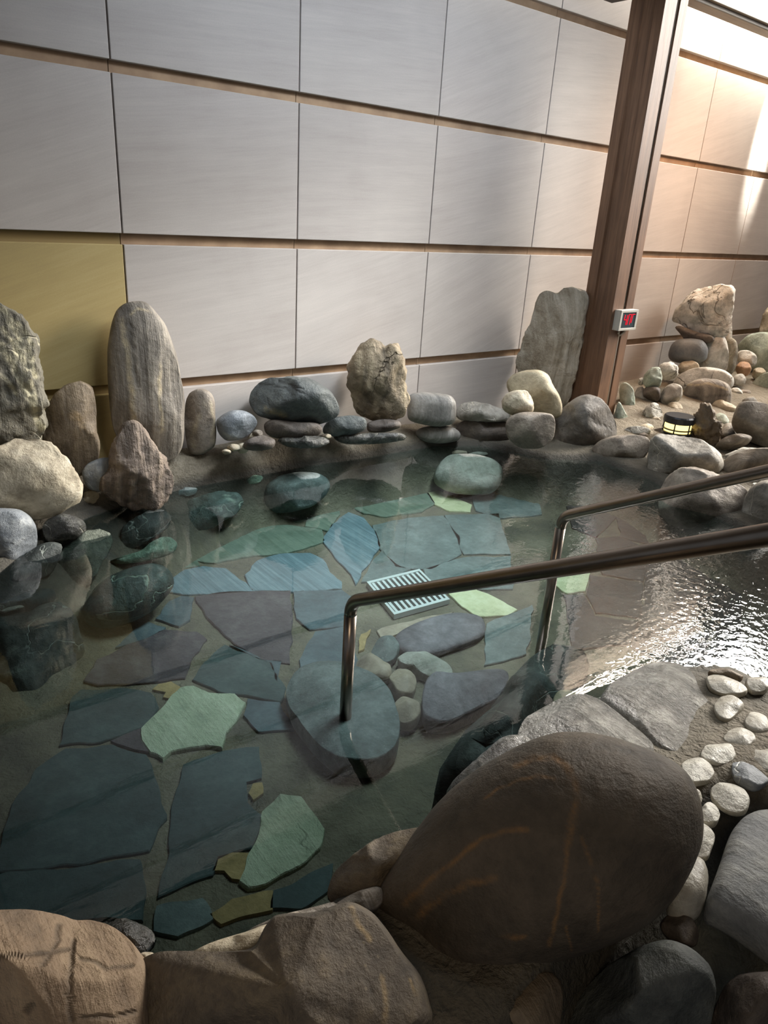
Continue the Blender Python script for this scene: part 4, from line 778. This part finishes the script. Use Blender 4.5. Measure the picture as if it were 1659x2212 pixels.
# ------------------------------------------------------------------ stones under the water by the near handrail
rock('stone_slab', 'big flat speckled grey step stone under water at the near handrail post', 'rock', 'F', [(455,1040),(500,960),(600,930),(720,940),(850,990),(920,1070),(960,1200),(940,1300),(850,1360),(700,1360),(600,1290),(520,1190),(470,1110)], ('g',-.24,.075), .07, 'subgrey', amp=.02, box_=.42, sub=5)
rock('pebble', 'pinkish oval stone under water right of the near handrail post', 'pebble', 'F', [(762,900),(810,868),(880,885),(928,940),(915,982),(850,978),(788,948)], ('g',-.25,.06), .06, 'subtan', 'pale pebbles under water by the step')
rock('pebble', 'tan stone under water, middle of three by the step stone', 'pebble', 'F', [(903,990),(940,953),(1000,948),(1037,990),(1020,1042),(960,1052)], ('g',-.25,.06), .06, 'subtan', 'pale pebbles under water by the step')
rock('pebble', 'tan stone under water, lowest of three by the step stone', 'pebble', 'F', [(932,1090),(980,1058),(1040,1078),(1057,1130),(1020,1173),(950,1163)], ('g',-.25,.06), .06, 'subtan', 'pale pebbles under water by the step')
rock('stone_slab', 'whitish green slab under water right of the pinkish oval stone', 'rock', 'F', [(943,880),(1000,853),(1100,868),(1170,908),(1203,962),(1150,982),(1080,952),(1000,922)], ('g',-.26,.05), .05, 'subpale', amp=.03, box_=.65)
rock('stone_slab', 'dark slate slab under water below the drain grate', 'rock', 'F', [(930,790),(1050,725),(1200,685),(1330,700),(1342,762),(1300,802),(1100,870),(980,862)], ('g',-.28,.04), .04, 'subpurple', amp=.015, box_=.6)
rock('stone_slab', 'broad mottled grey slab under water before the dark reflection', 'rock', 'F', [(1060,1085),(1080,1000),(1180,950),(1300,938),(1460,960),(1400,1060),(1200,1160),(1080,1170)], ('g',-.24,.08), .08, 'subpurple', amp=.03, box_=.5)
rock('river_stone', 'small speckled dark stone under water above the pinkish oval', 'rock', 'F', [(828,860),(870,800),(930,790),(962,830),(940,882),(860,892)], ('g',-.26,.05), .05, 'subgrey', amp=.03)
rock('boulder', 'dark mossy rock under water left of the two wet schist slabs', 'rock', 'P', [(930,1720),(1000,1600),(1080,1520),(1150,1440),(1200,1410),(1265,1430),(1260,1500),(1190,1560),(1130,1620),(1050,1690),(960,1760)], ('g',-.20,.14), .14, 'subdark', amp=.05, crag=.06, box_=.65)
# small stones wedged into the mortar of the right bank, nothing tells them apart
proto = []
for k in range(5):
    proto.append(rock('river_stone', 'small loose filler stone wedged among the bigger rocks of the right bank', 'rock', 'P', [(1412,904),(1420,898),(1434,899),(1440,905),(1434,911),(1418,910)], ('g',.10,.045), .045, ('grey', 'bright', 'cream', 'warmgrey', 'greenpale')[k], 'filler stones of the right bank', amp=.05, crag=.08, sub=3, box_=.75))
spots = [(1345,905,.10),(1360,930,.08),(1395,925,.10),(1420,880,.12),(1385,895,.11),(1410,850,.14),(1350,880,.13),(1375,860,.14),(1500,925,.10),(1560,905,.12),(1575,930,.10),(1600,985,.08),
         (1560,880,.13),(1600,850,.15),(1640,830,.16),(1620,870,.14),(1575,850,.14),(1610,800,.17),(1595,775,.18),(1540,800,.17),(1395,835,.15),(1330,935,.07),(1340,960,.05),(1390,945,.07),(1440,840,.14)]
for k, (x, y, z) in enumerate(spots):
    o = proto[k % 5] if k < 5 else proto[k % 5].copy()
    if k >= 5: COL.objects.link(o)
    p = on_z(x, y, z); o.location = (p.x, p.y, z); sc_ = random.uniform(.8, 1.25); o.scale = (sc_, sc_ * random.uniform(.8, 1.2), sc_ * random.uniform(.8, 1.4)); o.rotation_euler = (random.uniform(-.4, .4), random.uniform(-.4, .4), random.uniform(0, 6.28))
for lab, mk, fr_, pl, yy in (('dark wet stone at the waterline below the brown mortared stone', 'wetdark', 'M', [(390,675),(520,655),(640,660),(690,690),(620,725),(460,722)], -.33),
    ('dark wet stone at the waterline below the two-lobed stone', 'wetdark', 'M', [(690,655),(800,645),(960,640),(1080,640),(1100,680),(960,700),(760,705)], -.33),
    ('low tan stone at the waterline left of the brown mortared stone', 'shade', 'M', [(215,700),(260,665),(330,655),(390,680),(380,725),(290,740),(225,730)], -.30)):
    rock('river_stone', lab, 'rock', fr_, pl, ('y', yy), .09, mk, amp=.04, crag=.05, sub=4, box_=.75)
for lab, fr_, pl in (('small tan pebble in the mortar below the speckled oval stone', 'M', [(120,720),(150,700),(190,705),(200,730),(160,745)]),
    ('small grey pebble in the mortar below the big dark boulder, left end', 'M', [(262,640),(285,622),(318,630),(322,658),(285,665)]),
    ('small cream pebble in the mortar between dark boulder and two-lobed stone', 'M', [(640,660),(660,645),(690,650),(695,668),(660,675)]),
    ('small rusty pebble at the waterline right of the small standing stone', 'M', [(95,740),(120,728),(150,738),(145,756),(110,760)])):
    rock('pebble', lab, 'pebble', fr_, pl, ('y', -.27), .04, 'cream' if 'cream' in lab or 'tan' in lab else 'warmgrey', 'pebbles along the left bank', amp=.02, sub=3)
# ------------------------------------------------------------------ light
def area(name, loc, target, size, power, col, size_y=None, spread=180):
    l = bpy.data.lights.new(name, 'AREA'); l.energy = power; l.color = col[:3]; l.size = size
    l.spread = math.radians(spread)
    if size_y: l.shape = 'RECTANGLE'; l.size_y = size_y
    o = bpy.data.objects.new(name, l); COL.objects.link(o); o.location = loc
    o.rotation_euler = (Vector(target) - Vector(loc)).to_track_quat('-Z', 'Y').to_euler(); return o
area('skylight_gap', (8.6, -2.9, 4.6), (-.2, -.8, .3), 4.2, 330, (1.0, .95, .88), None, 62)
area('sky_over_wall', (5.9, .35, 3.55), (4.2, -1.8, 1.0), 4.2, 500, (1.0, .97, .92), .9)
area('added_pool_fill', (1.3, -1.7, 2.80), (.9, -.95, 0), 1.9, 58, (.84, .92, 1.0), .7, 84)  # added fill under the ceiling to brighten the pool floor, no real panel
area('added_cool_wall_fill', (1.5, -1.2, 2.76), (1.5, 0, 1.7), 2.8, 32, (.72, .84, 1.0), .4, 160)  # added bluish fill to even out the wall, no real fixture
area('added_wall_top_glow', (5.7, -.13, 3.14), (5.7, 0.0, 2.9), 2.7, 50, (1.0, .84, .66), .06)  # added hidden strip, stands in for daylight on the wall top
area('added_warm_wall_fill', (4.7, -1.2, 2.62), (4.9, 0, 1.1), .5, 13, (1.0, .54, .26), .3, 130)  # added fill that warms the right wall, no real lamp
area('added_foreground_fill', (-2.2, -4.6, 2.6), (-.9, -2.7, 0), .8, 6, (1.0, .82, .62), .8, 110)  # added weak warm fill for the near stones, no real lamp
l = bpy.data.lights.new('sun_patch', 'SPOT'); l.energy = 4000; l.spot_size = math.radians(13); l.spot_blend = 1.0; l.shadow_soft_size = .03; l.color = (1, .96, .88)
o = bpy.data.objects.new('sun_patch', l); COL.objects.link(o); o.location = (6.0, -.5, 3.95)
o.rotation_euler = (Vector((6.0, 0, 2.3)) - o.location).to_track_quat('-Z', 'Y').to_euler()
w = bpy.data.worlds.new('world'); scene.world = w; w.use_nodes = True
w.node_tree.nodes['Background'].inputs[0].default_value = (.75, .85, 1.0, 1); w.node_tree.nodes['Background'].inputs[1].default_value = .19
scene.view_settings.view_transform = 'Standard'; scene.view_settings.look = 'None'; scene.view_settings.gamma = 1.0
scene.view_settings.exposure = 0.06; scene.view_settings.use_curve_mapping = False
scene.cycles.use_denoising = True
scene.cycles.max_bounces = 6; scene.cycles.diffuse_bounces = 3; scene.cycles.glossy_bounces = 3; scene.cycles.transparent_max_bounces = 16
scene.cycles.caustics_reflective = False; scene.cycles.caustics_refractive = False
scene.cycles.sample_clamp_indirect = 6.0
